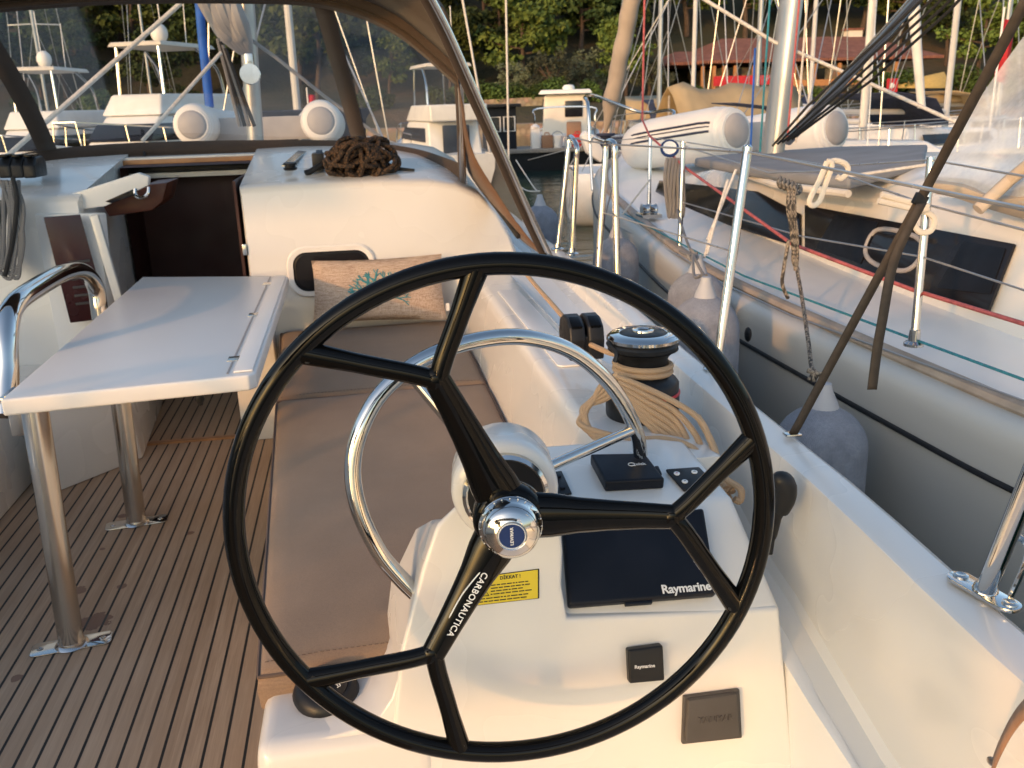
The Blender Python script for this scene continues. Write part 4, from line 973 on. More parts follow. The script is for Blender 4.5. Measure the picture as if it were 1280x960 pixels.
# ================================================================ NEIGHBOUR YACHT ON THE RIGHT
MT['greyw'] = pbr('grey_white_rubber', (.42, .43, .45), .6, var=.1)
MT['beige'] = pbr('beige_canvas', (.50, .41, .31), .85, var=.1, bump=.2, bs=200)
ny = thing('sailing_yacht', 'silver grey sailing yacht with black cabin windows lying close alongside on the right', 'yacht', (2.8, 3, WATER))
sp = [atz(*p) for p in ((1500, 622, .635), (1280, 541, .645), (1130, 474, .655), (1000, 413, .665), (900, 364, .68), (845, 332, .70), (800, 295, .73), (765, 262, .77), (745, 240, .82))]
sp = [V((1.78, -2.2, .60)), V((1.72, 0, .62))] + sp + [V((1.93, 7.4, .88)), V((2.2, 8.1, .92)), V((2.42, 8.55, .95)), V((2.5, 8.62, .955))]
shr = spline(sp, 6)
def nax(y): return 2.5 + (8.65-y)*.042
def nrow(p, sgn=1):
    c = nax(p.y); w = max(c-p.x, .02); k = min(1, w/.6); z = p.z
    pr = [(w*.72, WATER-.3), (w*.93-.0*k, -.2), (w-.005*k, .25), (w, z-.07), (w-.002, z-.035), (w-.015*k, z-.008), (w-.045*k, z+.004), (w-.085*k, z+.006)]
    return [V((c - sgn*a, p.y, b)) for a, b in pr]
for sg in (1, -1): MB().grid([nrow(p, sg) for p in shr]).build('hull_side', MT['silver'], ny, smooth=70)
MB().grid([[V((nax(-2.2)-s*(nax(-2.2)-1.78)*u, -2.2, z)) for s, u in ((1, .72), (0, .5), (-1, .72))] if z < 0 else [V((nax(-2.2)-s*(nax(-2.2)-1.78), -2.2, z)) for s in (1, 0, -1)] for z in (WATER-.3, .6)]).build('transom', MT['silver'], ny)
def off(i, d, dz): # point inside the sheer
    p = shr[i]; c = nax(p.y); w = max(c-p.x, .02); return V((p.x + min(d, w*.98), p.y, p.z+dz))
dk = []
for i in range(len(shr)):
    p = shr[i]; c = nax(p.y); a = off(i, .08, .004); dk.append([a, lerp(a, V((c, p.y, p.z+.05)), .5)+V((0, 0, .01)), V((c, p.y, p.z+.05)), V((2*c-lerp(a, V((c, p.y, p.z)), .5).x, p.y, p.z+.035)), V((2*c-a.x, p.y, a.z))])
MB().grid(dk).build('deck', MT['gel2'], ny, smooth=60)
MB().tube([off(i, .095, .016) for i in range(0, len(shr)-4)], .019, 8, flat=1.5).build('toe_rail', MT['wood'], ny)
MB().tube([V((p.x-.004+.0*i, p.y, p.z-.155)) for i, p in enumerate(shr[:-3])], .0085, 8).build('rubbing_stripe', MT['black'], ny)
# scupper/vent fitting on the topside
MB().ball(aty(935, 418, 3.04)+V((.0, 0, 0)), (.012, .02, .028), 12, 8).build('hull_vent', MT['black'], ny)
# cabin trunk
CN = V((-1, 0, .42)).normalized(); CP = V((2.06, 3, .74))
def cw(x, y, d=0): return atp(x, y, CP+CN*d, CN)
bl = [cw(1500, 480), cw(1240, 402), cw(1000, 322), cw(900, 283), cw(812, 250)]
def cabrow(y, k):
    base = .70 + .008*y; x0 = 2.045 + .30*max(0, (y-4.5)/2.5)**2 - 0; h = .40*k
    c = nax(y); xs = [(x0, base-.05), (x0+.02, base)]
    top = [(x0 + .42*h*.5 + .01, base+h*.5), (x0+.42*h*.86, base+h*.86), (x0+.42*h+.03, base+h*.97), (x0+.42*h+.10, base+h*1.02), ((x0+c)/2+.15, base+h*1.12), (c, base+h*1.15)]
    L = xs+top; return [V((a, y, b)) for a, b in L] + [V((2*c-a, y, b)) for a, b in L[-2::-1]]
cab_ = MB().grid([cabrow(y, k) for y, k in ((-.6, 1.15), (.5, 1.15), (1.5, 1.12), (2.5, 1.08), (3.2, 1.03), (4, .97), (4.8, .88), (5.5, .74), (6.1, .52), (6.5, .25), (6.7, .02))]).build('cabin_trunk', MT['gel'], ny, smooth=60)
def win(px, th=.012, lift=.004, par=ny, mat=None, name='cabin_window'):
    pts = [cw(x, y, lift) for x, y in px]; return MB().prism(pts, CN*th).build(name, mat or MT['glassdk'], par, bevel=.004)
w1 = win([(826, 226), (949, 240), (1002, 268), (1002, 311), (905, 280), (818, 247)])
w2 = win([(1008, 257), (1271, 306), (1237, 393), (1008, 314)])
for px in ([(1045, 268), (1098, 278), (1076, 330), (1020, 311)], [(1205, 302), (1258, 311), (1238, 368), (1172, 360)]):
    win(px, .004, .017, w2, MT['glassnavy'] if 'glassnavy' in MT else MT['navy'], 'pane')
oc = [cw(x, y, .018) for x, y in ((1098, 287), (1145, 296), (1152, 318), (1132, 338), (1094, 330), (1082, 312))]
op = spline(oc, 5, True)
MB().tube(op, .010, 8, closed=True).build('port_frame', MT['grcap'], w2)
# handrail on the side deck
MB().tube([cw(870, 276, .06)-V((.10, 0, .03)), cw(1010, 336, .06)-V((.10, 0, .03))], .010, 8).build('genoa_track', MT['black'], ny)
MB().box(cw(1024, 343, .06)-V((.10, 0, .03)), (.035, .07, .035)).build('track_stop', MT['chrome'], ny, bevel=.006)
# grey sun cover over the hatch
cvp = [(868, 197, 4.9), (905, 193, 5.3), (1048, 183, 5.4), (1160, 180, 4.3), (1156, 197, 3.6), (1062, 222, 3.4), (972, 213, 3.9)]
cv = [aty(*p) for p in cvp]
cvo = MB().prism(cv, (0, 0, -.05)).build('hatch_cover', MT['grey'], ny, bevel=.02, bseg=3)
MB().tube([aty(905, 196, 5.0)-V((0, 0, .06)), aty(972, 217, 3.85)-V((0, 0, .05)), aty(1062, 226, 3.36)-V((0, 0, .05))], .016, 8).build('cover_batten', MT['cream'], cvo)
# mast, vang, lines
mb = aty(965, 184, 5.0); mt = aty(993, -40, 5.0); mt = mb+(mt-mb)*2.2
MB().tube([mb-V((0, 0, .12)), mt], .058, 18, flat=1.45).build('mast', MT['mast'], ny)
MB().tube([aty(985, 176, 4.9), aty(1146, -2, 3.9), aty(1215, -80, 3.5)], .028, 12).build('vang', MT['steel'], ny)
for k in range(5):
    MB().tube([aty(966+6*k, 182-2*k, 4.7), aty(1010+20*k, 132-8*k, 4.4), aty(1150+9*k, 2+3*k, 3.8), aty(1228+9*k, -70, 3.4)], .007, 6).build('control_line', MT['blkline'], ny)
for (a, b, m_) in (((944, 60, 4.8), (938, 190, 4.8), 'bluecov'), ((963, -10, 4.8), (950, 190, 4.8), 'teal'), ((1000, -10, 4.8), (984, 176, 4.8), 'pink'), ((1010, -10, 4.7), (995, 178, 4.8), 'whiteline')):
    MB().tube([aty(*a), aty(*b)], .006, 6).build('halyard', MT[m_], ny)
MB().tube([aty(800, -50, 5.2), aty(967, 52, 5.0), aty(1100, 110, 4.8), aty(1200, 155, 4.6)], .010, 6).build('spreader_line', MT['whiteline'], ny)
# forestay with furled jib, drum, pulpit, anchor
d0 = aty(757, 164, 8.7); d1 = aty(792, -10, 8.3); d1 = d0+(d1-d0)*2.0
MB().tube([d0+V((0, 0, .0)), lerp(d0, d1, .06)] + [lerp(d0, d1, t) + V((.004*math.sin(t*40), 0, 0)) for t in [.1+.02*i for i in range(46)]], [.02, .05] + [.080+.004*math.sin(i*1.3) for i in range(46)], 12).build('furled_jib', MT['sail'], ny)
MB().lathe([(.0, 0), (.09, .0), (.09, .02), (.05, .03), (.05, .09), (.09, .10), (.09, .12), (0, .12)], d0-V((0, 0, .14)), (0, 0, 1), 18).build('furler_drum', MT['navycov'], ny)
MB().cyl(d0-V((0, 0, .45)), d0-V((0, 0, .12)), .012, 8).build('forestay_foot', MT['steel'], ny)
pp = MB()
pp.tube(spline([aty(741, 238, 7.4), aty(738, 190, 7.5), aty(735, 132, 7.6), aty(731, 122, 7.9), aty(745, 120, 8.4), aty(800, 140, 8.4), aty(838, 138, 7.6), aty(842, 150, 7.4), aty(845, 205, 7.3)], 6), .014, 10)
pp.tube([aty(737, 178, 7.5), aty(742, 172, 8.3), aty(800, 190, 8.2)], .011, 8)
pp.build('pulpit', MT['chrome'], ny)
MB().prism([aty(727, 170, 8.3), aty(733, 163, 8.3), aty(745, 170, 8.3), aty(756, 190, 8.3), aty(752, 204, 8.3), aty(735, 192, 8.3)], (0, .12, 0)).build('anchor', MT['whitep'], ny, bevel=.02)
# stanchions and wires
def post(b, t, r=.0125):
    return MB().cyl(b, t, r, 12).lathe([(.03, 0), (.03, .008), (.018, .016), (.016, .05), (0, .05)], V(b), (0, 0, 1), 14).build('stanchion', MT['chrome'], ny)
pA = (aty(1142, 432, 2.42), aty(1164, 197, 2.50)); pB = (aty(849, 326, 4.35), aty(854, 177, 4.42)); pC = (aty(811, 265, 5.6), aty(813, 172, 5.7))
for a, b in (pA, pB, pC): post(a, b)
collar = MB().tube([lerp(pA[0], pA[1], .015)+V((math.cos(a)*.019, math.sin(a)*.019, 0)) for a in [i*.524 for i in range(12)]], .007, 6, closed=True).build('lashing', MT['blkline'], ny)
up = [aty(738, 176, 7.5), pC[1], pB[1], aty(905, 188, 3.8), aty(985, 227, 3.0), pA[1]-V((0, 0, .03)), aty(1290, 288, 1.95)]
u1 = [aty(737, 178, 7.5), pC[1], pB[1], aty(1040, 208, 3.2), aty(1164, 200, 2.5), aty(1290, 222, 1.95)]
MB().tube([pB[1]-V((0, 0, .02)), aty(960, 216, 3.5), aty(1040, 214, 3.1), aty(1159, 256, 2.48), aty(1290, 290, 1.98)], .0035, 6).build('lifeline', MT['wire'], ny)
MB().tube(u1, .003, 6).build('lifeline', MT['wire'], ny)
MB().tube([lerp(*pB, .5), aty(1000, 295, 3.1), lerp(*pA, .48), aty(1290, 366, 1.95)], .003, 6).build('lifeline', MT['wire'], ny)
MB().tube([aty(806, -20, 5.4), aty(803, 150, 5.4), aty(812, 170, 5.3), aty(860, 212, 4.4), aty(990, 305, 3.1), aty(1140, 362, 2.5), aty(1300, 411, 1.98)], .0065, 6).build('control_line', MT['pink'], ny)
MB().tube([aty(778, 266, 5.6), aty(850, 304, 4.3), aty(930, 345, 3.5), aty(1150, 427, 2.4), aty(1300, 482, 1.95)], .0045, 6).build('control_line', MT['teal'], ny)
MB().tube([aty(775, 285, 5.4), aty(850, 320, 4.2), aty(905, 355, 3.6), aty(990, 395, 3.0), aty(1100, 435, 2.5), aty(1290, 505, 1.9)], .0035, 6).build('control_line', MT['wire'], ny)
for (a, b) in (((812, 225, 5.4), (778, 268, 5.3)), ((920, 212, 3.7), (884, 300, 3.6)), ((1165, 205, 3.2), (1050, 222, 3.3))):
    MB().tube([aty(*a), aty(*b)], .006, 6).build('tie_line', MT['whiteline'], ny)
# deck blocks and rope hank on the forward stanchion
kb = MB()
for dx_ in (-5, 5): kb.lathe([(.0, -.02), (.036, -.02), (.03, 0), (.036, .02), (0, .02)], aty(811+dx_, 262, 5.3), (1, 0, 0), 14)
kb.box(aty(811, 269, 5.3), (.12, .14, .02)); kb.build('turning_block', MT['chrome'], ny)
hk = MB(); rk = random.Random(2)
for k in range(5):
    x = 834+4*k
    hk.tube(spline([aty(x, 198, 4.6), aty(x-3, 225, 4.55), aty(x-2+rk.uniform(-3, 3), 262, 4.55), aty(x+3, 271, 4.55), aty(x+5, 250, 4.55), aty(x+3, 200, 4.6)], 5), .009, 6)
hk.build('rope_hank', MT['ropegrey'], None, 'grey rope hank tied on the neighbouring lifeline beside its inflatable', 'rope')
bd = thing('round_pad', 'small oval badge pad in blue and white hanging under the neighbouring inflatable', 'pad', aty(838, 188, 4.7))
MB().lathe([(.0, 0), (.048, .0), (.05, .006), (.048, .012), (0, .012)], aty(837, 186, 4.7), (-.3, -1, .5), 24).build('rim', MT['bluemb'], bd)
MB().lathe([(.036, .013), (.036, .015), (0, .015)], aty(837, 186, 4.7), (-.3, -1, .5), 24).build('face', MT['white'], bd)
# aft sprayhood of the neighbour: creased clear plastic with beige hem
hd = [[aty(1160, 243, 3.0), aty(1188, 180, 3.0), aty(1240, 100, 3.0), aty(1290, 30, 3.0), aty(1330, -40, 3.0)], [aty(1215, 250, 2.75), aty(1240, 190, 2.8), aty(1275, 120, 2.85), aty(1320, 50, 2.9), aty(1370, -30, 2.9)], [aty(1300, 255, 2.5), aty(1310, 195, 2.55), aty(1330, 120, 2.6), aty(1370, 60, 2.7), aty(1420, -20, 2.8)]]
rows = []
for r in [spline([hd[0][k], hd[1][k], hd[2][k]], 14) for k in range(5)]: rows.append(r)
g2 = list(zip(*rows)); g2 = [spline(list(c_), 8) for c_ in g2]
for c_ in g2:
    for i, p in enumerate(c_):
        n_ = noise.noise(p*5.0)+.5*noise.noise(p*13); p += V((.6, .8, 0))*(.05*n_)
nh = MB().grid(g2).build('sprayhood_window', MT['vinylcr'], ny)
he = spline([aty(1155, 240, 3.0), aty(1190, 246, 2.85), aty(1240, 262, 2.7), aty(1310, 282, 2.5)], 6); he2 = spline([aty(1170, 222, 3.0), aty(1215, 226, 2.85), aty(1262, 240, 2.7), aty(1320, 210, 2.5)], 6)
MB().grid([he, [lerp(a, b, .5)+V((-.03, -.03, .01)) for a, b in zip(he, he2)], he2]).build('sprayhood_hem', MT['beige'], ny, solid=.006)
MB().tube([p for p in [aty(1222, 262, 2.6), aty(1262, 225, 2.6), aty(1300, 195, 2.5)]], .02, 10).build('hem_roll', MT['beige'], ny)
# inflatable lashed on its foredeck
inflatable('dinghy', 'white inflatable dinghy with dark side stripes lying on the foredeck of the silver yacht', ((921, 163), (1046, 160)), 6.3, 1.25, .19, (-.41, 1, -.13))

# two beige plastic hooks clipped over the lifeline
def hook(px, label, Y):
    t = thing('line_hook', label, 'hook', aty(*px[0][0], Y))
    P = spline([aty(x, y, Y) for x, y in px[0]], 4); MB().tube(P, .0095, 8, flat=.7).build('hook', MT['cream'], t)
    Q = spline([aty(x, y, Y-.01) for x, y in px[1]], 3); MB().tube(Q, .0095, 8, closed=False, flat=.8).build('clip', MT['cream'], t)
hook((((1030, 222), (1034, 206), (1044, 201), (1057, 205), (1060, 214), (1052, 223), (1046, 221)), ((1034, 202), (1024, 226), (1012, 250), (1016, 257), (1024, 252), (1030, 236), (1040, 206), (1034, 202))), 'pale beige plastic hook clip hanging upright on the lifeline beside the knotted rope', 2.75)
hook((((1150, 262), (1160, 266), (1168, 274), (1164, 288), (1150, 290), (1142, 280)), ((1102, 243), (1130, 251), (1160, 258), (1150, 262), (1120, 256), (1098, 251))), 'pale beige plastic hook clip lying sideways at the neighbouring stanchion', 2.45)

# ================================================================ FENDERS AND THEIR ROPE
def fender(px, Y, r, L, label, top=True, rope=None):
    c = aty(*px, Y); t = thing('fender', label, 'fender', c-V((0, 0, L)), 'fenders between the two yachts')
    pr = [(0, -L)]+[(r*math.sin(R(a)), -L+r*.9*(1-math.cos(R(a)))) for a in range(12, 91, 13)]+[(r*1.01, -L*.5)]+[(r*math.cos(R(a)), -r*1.05+r*.95*math.sin(R(a))) for a in range(0, 78, 13)]+[(r*.22, -.005)]
    MB().lathe(pr, c, (0, 0, 1), 28).build('body', MT['fender'], t)
    MB().lathe([(r*.36, -.03), (r*.30, -.004), (r*.17, .035), (r*.14, .055), (0, .058)], c, (0, 0, 1), 20).build('neck', MT['greyw'], t)
    return c
fA = fender((1030, 502), 2.30, .132, .62, 'grey covered fender with white neck hanging nearest the right edge')
fB = fender((882, 366), 2.90, .120, .62, 'grey covered fender with white neck behind the stanchion at the wheel rim')
fC = fender((872, 336), 3.35, .115, .60, 'grey covered fender partly hidden behind the one by the stanchion')
fD = fender((770, 293), 4.55, .12, .6, 'small looking grey fender between the two gate posts')
fE = fender((675, 254), 6.0, .125, .6, 'grey fender hanging at our bow beyond the sprayhood corner')
def strands(name, pts_list, mat, label, r=.006):
    m = MB()
    for p in pts_list: m.tube(spline([aty(*q) if not isinstance(q, V) else q for q in p], 6), r, 7)
    return m.build(name, mat, None, label, 'rope')
kn = []
for k in range(5): kn.append([(975+5*k, 222+2*k, 3.0), (973+5*k, 228+2*k, 2.97), (976+5*k, 234+2*k, 2.98), (981+5*k, 230+2*k, 3.02), (979+5*k, 223+2*k, 3.03)])
rk = random.Random(6)
for k in range(5): kn.append([(985+2.2*k, 232, 2.98), (986+2*k+rk.uniform(-3, 3), 260, 2.95), (988+2*k+rk.uniform(-3, 3), 295, 2.95), (993+rk.uniform(-4, 5), 325, 2.95), (996+rk.uniform(-3, 3), 338, 2.95)])
kn.append([(986, 300, 2.95), (980, 335, 2.95), (978, 355, 2.95), (985, 373, 2.95)])
kn.append([(996, 335, 2.95), (1003, 375, 2.8), (1011, 430, 2.5), (1016, 462, 2.34), fA+V((0, 0, .08))])
for k in range(4): kn.append([(1009+3*k, 463, 2.33), (1022-2*k, 468+2*k, 2.32), (1012+2*k, 474, 2.34), (1018, 466+3*k, 2.35)])
strands('fender_rope', kn, MT['ropefleck'], 'grey and black flecked rope knotted on the lifeline and holding the nearest fender', .0068)
strands('fender_rope', [[(846, 262, 4.4), (858, 300, 3.6), (866, 318, 3.3)], [(864, 312, 3.25), (872, 322, 3.2), (864, 326, 3.2), (860, 318, 3.22)], [(866, 318, 3.2), (880, 345, 3.0), fB+V((0, 0, .06))], [(866, 318, 3.2), (868, 345, 3.0), fB+V((-.02, 0, .06))], [(850, 314, 3.4), (862, 319, 3.25), (872, 316, 3.22)]], MT['ropegrey'], 'dark grey lanyard knotted at the neighbouring stanchion above the twin fenders', .0055)
strands('fender_rope', [[(888, 294, 3.4), (884, 310, 3.38), (880, 322, 3.36)], [(910, 225, 3.5), (892, 285, 3.4), (884, 318, 3.36)]], MT['whiteline'], 'frayed whitish lanyard tied above the half hidden fender', .006)
strands('fender_rope', [[(640, 225, 6.2), (658, 238, 6.1), fE+V((0, 0, .08))], [(645, 200, 6.3), (668, 235, 6.1), fE+V((0, 0, .08))]], MT['whiteline'], 'thin white lanyard of the fender at our bow', .004)
strands('fender_rope', [[G1[0]+V((0, 0, .12)), fD+V((0, 0, .3)), fD+V((0, 0, .07))]], MT['ropegrey'], 'short grey lanyard of the fender between the gate posts', .004)
# ================================================================ WATER, HILL, SKYLINE
def water_mat():
    t = NT('harbour_water'); co = t.co((1, 1, 1)); t.b.inputs['Base Color'].default_value = (.008, .040, .030, 1); t.b.inputs['Roughness'].default_value = .045; t.b.inputs['IOR'].default_value = 1.33
    a = t.noise(1, 3, t.co((.5, 1.5, 1))); b = t.noise(1, 4, t.co((2.2, 5.5, 1))); t.bump(t.math('ADD', t.math('MULTIPLY', a, .8), t.math('MULTIPLY', b, .45)), .5, .12); return t.m
MT['water'] = water_mat()
MB().grid([[V((x, y, WATER)) for x in (-600, -100, -20, 0, 20, 100, 600)] for y in (-300, -30, 0, 10, 30, 66, 120)]).build('water', MT['water'], None, kind='structure')
def ground_mat():
    t = NT('hillside_earth'); co = t.co(); f = t.noise(.12, 6, co, .65); g = t.noise(1.3, 5, co, .7)
    c = t.ramp(f, [(.32, (.025, .03, .012)), (.52, (.06, .05, .025)), (.70, (.14, .085, .045))]); c = t.mix(t.rng(g, 0, .5), c, (.03, .035, .014))
    t.l(c, t.b.inputs['Base Color']); t.b.inputs['Roughness'].default_value = .95; t.bump(g, .8, .4); return t.m
MT['earth'] = ground_mat()
def hillz(x, y):
    s = max(0, y-62-.04*abs(x)); z = -1.0 + min(s, 5)*.42 + (.10*min(max(0, s-5), 16)) + max(0, s-20)*(.40+.10*math.sin(x*.03+1)) ; z -= max(0, s-150)*.28
    return z + .7*noise.noise(V((x*.05, y*.05, 0)))*min(1, s/6)
MB().grid([[V((x*8.0-160, 58+j*5.0, hillz(x*8.0-160, 58+j*5.0))) for x in range(0, 52)] for j in range(0, 46)]).build('hillside', MT['earth'], None, kind='structure', smooth=80)
MB().grid([[V((-900+40*x, 900+100*j, -20+ (190+40*math.sin(x*.5)+24*math.sin(x*1.3))*min(1, j/2)*(1 if j < 4 else .3))) for x in range(0, 50)] for j in range(0, 5)]).build('far_hills', pbr('hazy_far_hill', (.10, .13, .17), .95, vs=.02, var=.3), None, kind='structure', smooth=80)  # distance haze is put into the bluish hill colour

# ---------------------------------------------------------------- trees
def leaf_mat(name, a, b, c):
    t = NT(name); co = t.co(); i = t.n('ShaderNodeObjectInfo'); f = t.noise(.9, 4, co, .6); g = t.noise(9, 2, co)
    k = t.ramp(f, [(.3, a), (.52, b), (.72, c)]); k = t.mix(t.rng(g, 0, .45, .4, .7), k, a)
    h = t.n('ShaderNodeHueSaturation'); t.l(k, h.inputs['Color']); t.l(t.rng(i.outputs['Random'], .5, 1.5, 0, 1), h.inputs['Value']); t.l(t.rng(i.outputs['Random'], .485, .515, 0, 1), h.inputs['Hue'])
    t.l(h.outputs[0], t.b.inputs['Base Color']); t.b.inputs['Roughness'].default_value = .75; t.b.inputs['Specular IOR Level'].default_value = .2
    return t.m
LM = [leaf_mat('pine_needles', (.05, .075, .016), (.095, .125, .026), (.165, .185, .042)), leaf_mat('dark_pine_needles', (.024, .040, .013), (.05, .072, .019), (.088, .11, .029)), leaf_mat('olive_leaves', (.055, .065, .038), (.10, .115, .07), (.16, .17, .11)), leaf_mat('hedge_leaves', (.03, .05, .012), (.06, .09, .02), (.10, .13, .03))]
BARK = pbr('pine_bark', (.075, .05, .035), .9, var=.3, vs=6, bump=.5, bs=10)
def leaves(m, c, r, n, s, rnd, up=.4):
    for _ in range(n):
        d = V((rnd.gauss(0, 1), rnd.gauss(0, 1), rnd.gauss(0, 1))); d.normalize(); q = rnd.random()**.45
        p = V(c) + V((d.x*r[0], d.y*r[1], d.z*r[2]))*q
        nrm = (d*.7 + V((rnd.uniform(-1, 1), rnd.uniform(-1, 1), rnd.uniform(-.4, 1)+up))).normalized()
        a = nrm.orthogonal().normalized(); a = (Matrix.Rotation(rnd.random()*6.28, 3, nrm) @ a); b = nrm.cross(a); k = s*rnd.uniform(.6, 1.35); e = k*rnd.uniform(.35, .8)
        o = len(m.v); m.v += [p-a*k, p-b*e+nrm*k*.15, p+a*k, p+b*e+nrm*k*.12]; m.f.append([o, o+1, o+2, o+3])
def make_tree(kind, seed, label):
    rnd = random.Random(seed); t = thing('pine_tree' if kind < 2 else ('olive_tree' if kind == 2 else 'shrub'), label, 'tree' if kind < 3 else 'shrub', (0, 0, 0))
    tr = MB(); cr = MB()
    if kind < 2:
        H = rnd.uniform(7.5, 10.5); lean = rnd.uniform(-.8, .8); bend = [V((lean*(k/6)**1.6, .3*math.sin(k+seed), H*.95*k/6)) for k in range(7)]
        tr.tube(spline(bend, 3), [.24*(1-.045*i) for i in range(19)], 8)
        nb_ = rnd.randint(15, 19)
        for k in range(nb_):
            h = H*(.30+.68*(k+rnd.random())/nb_); a = rnd.random()*6.28; w = (1-((h/H-.30)/.72)**1.6)*H*.36*rnd.uniform(.6, 1.15)+.5; bpt = bend[min(6, int(h/H*6.2))]
            b0 = V((bpt.x, bpt.y, h*.93)); b1 = b0 + V((math.cos(a)*w, math.sin(a)*w, .12*w+rnd.uniform(-.2, .5))); tr.tube([b0, lerp(b0, b1, .6)+V((0, 0, -.1)), b1], [.085, .06, .03], 5)
            for q in (.55, 1.0): 
                cc_ = lerp(b0, b1, q); leaves(cr, cc_+V((rnd.uniform(-.3, .3), rnd.uniform(-.3, .3), .15)), (rnd.uniform(.95, 1.5), rnd.uniform(.95, 1.5), rnd.uniform(.5, .85)), 105, .25, rnd)
        leaves(cr, bend[-1]+V((0, 0, .2)), (1.1, 1.1, .9), 180, .25, rnd)
    elif kind == 2:
        H = rnd.uniform(3.6, 4.6); tr.tube(spline([V((0, 0, 0)), V((.15, .05, .6)), V((.05, .1, 1.3)), V((.25, 0, 2.2))], 3), [.22]*4+[.16]*3+[.10]*3, 8)
        for k in range(17):
            a = rnd.random()*6.28; w = rnd.uniform(.2, 1.7); c = V((math.cos(a)*w, math.sin(a)*w, H*rnd.uniform(.35, .95)-w*.35)); tr.tube([V((.1, .05, 1.3)), lerp(V((.1, .05, 1.5)), c, .6)+V((0, 0, .2)), c], [.06, .04, .02], 5)
            leaves(cr, c, (.62, .62, .5), 120, .12, rnd)
    else:
        for k in range(11):
            a = rnd.random()*6.28; w = rnd.uniform(0, 1.0); c = V((math.cos(a)*w, math.sin(a)*w, rnd.uniform(.4, 1.3))); leaves(cr, c, (.6, .6, .5), 110, .12, rnd); tr.tube([V((0, 0, 0)), c], [.05, .015], 5)
    tr.build('trunk', BARK, t); cr.build('crown', LM[kind], t, smooth=0, weld=False)
    return t
TL = ['olive green pine with layered branches on the wooded hillside', 'dark dense pine on the wooded hillside', 'silvery olive tree near the shore', 'low green bush along the shore']
protos = [(0, make_tree(0, 1, TL[0])), (0, make_tree(0, 2, TL[0])), (0, make_tree(0, 7, TL[0])), (1, make_tree(1, 3, TL[1])), (1, make_tree(1, 4, TL[1])), (1, make_tree(1, 9, TL[1])), (2, make_tree(2, 5, TL[2])), (3, make_tree(3, 6, TL[3]))]
used = set()
def plant(i, x, y, s, zoff=-.15):
    k, p = protos[i]; z = hillz(x, y)+zoff; rz = random.uniform(0, 6.28)
    g = ('pines on the hillside', 'dark pines on the hillside', 'olive trees near the shore', 'bushes along the shore')[k]
    if i not in used:
        used.add(i); p.location = (x, y, z); p.rotation_euler = (0, 0, rz); p.scale = (s, s, s*random.uniform(.9, 1.1)); p['group'] = g; return p
    return dup(p, (x, y, z), rz, (s, s, s*random.uniform(.9, 1.1)), TL[k], g)
random.seed(5)
def gx(px, Y): return aty(px, 130, Y).x
for row, (Y, n, s0) in enumerate(((79, 18, .80), (86, 24, .95), (94, 28, 1.05), (104, 27, 1.15), (116, 26, 1.25), (130, 24, 1.35))):
    for k in range(n):
        px = -60 + 1400*(k+random.uniform(.05, .95))/n; y = Y+random.uniform(-4, 4)
        if row < 2 and 815 < px < 1175: continue
        if row == 2 and 850 < px < 1150 and y < 90.5: continue
        if row == 0 and random.random() < .15: continue
        plant(random.choice((0, 1, 2, 3, 4, 5, 3)), gx(px, y), y, s0*random.uniform(.68, 1.28))
for (px, Y, s) in ((655, 73, .75), (690, 71, 1.0), (727, 74, .9), (640, 76, .8), (775, 76, 1.0), (810, 75, .9), (745, 78, 1.1), (828, 72, .7)): plant(6, gx(px, Y), Y, s*.92)
for (px, Y, s) in ((603, 70, 1.0), (622, 69, 1.1), (645, 69.5, 1.0), (668, 69, .9), (690, 69, 1.1), (716, 69, .9), (740, 70, .9), (1095, 70, 1.7), (1118, 70, 1.5), (870, 70, .9), (1020, 70, .9), (1200, 71, 1.4), (1240, 70, 1.2), (580, 70, 1.2), (550, 70, 1.0), (470, 70, 1.2), (230, 70, 1.3), (120, 70, 1.2), (40, 70, 1.1)): plant(7, gx(px, Y), Y, s)

# ---------------------------------------------------------------- stone house with tiled roof
def tile_mat():
    t = NT('clay_roof_tiles'); co = t.co(); w = t.n('ShaderNodeTexWave', wave_type='BANDS', bands_direction='X'); w.inputs['Scale'].default_value = 1.6; t.l(co, w.inputs['Vector']); f = t.noise(1.5, 5, co, .7)
    c = t.ramp(f, [(.3, (.16, .06, .04)), (.55, (.26, .10, .065)), (.75, (.33, .15, .10))]); c = t.mix(t.rng(w.outputs['Fac'], .35, 0, .0, .4), c, (.08, .03, .02)); t.l(c, t.b.inputs['Base Color']); t.b.inputs['Roughness'].default_value = .85; t.bump(w.outputs['Fac'], .6, .1); return t.m
def stone_mat():
    t = NT('rubble_stone_wall'); co = t.co(); v = t.n('ShaderNodeTexVoronoi'); v.inputs['Scale'].default_value = 2.4; t.l(co, v.inputs['Vector']); f = t.noise(.8, 4, co)
    c = t.mix(.65, t.ramp(f, [(.3, (.24, .15, .09)), (.7, (.42, .30, .19))]), v.outputs['Color']); c = t.mix(.9, c, (.34, .25, .17)); c = t.mix(t.rng(v.outputs['Distance'], 0, .6, .3, .6), c, (.14, .10, .07)); t.l(c, t.b.inputs['Base Color']); t.b.inputs['Roughness'].default_value = .9; t.bump(v.outputs['Distance'], .5, .08); return t.m
MT['tiles'] = tile_mat(); MT['stone'] = stone_mat()
HY = 76
def H(px, py, dy=0): return aty(px, py, HY+dy)
hz0 = H(1000, 122).z
hs_ = thing('stone_house', 'stone house with low red tiled roof and covered terrace above the harbour', 'house', V((H(1000, 120).x, HY+4, hz0)))
wl = MB(); a = H(905, 120); b = H(1120, 120); ez = H(1000, 82).z
wl.box(((a.x+b.x)/2, HY+5, (hz0+ez)/2-.6), (b.x-a.x, 8, ez-hz0+1.2)).build('wall', MT['stone'], hs_)
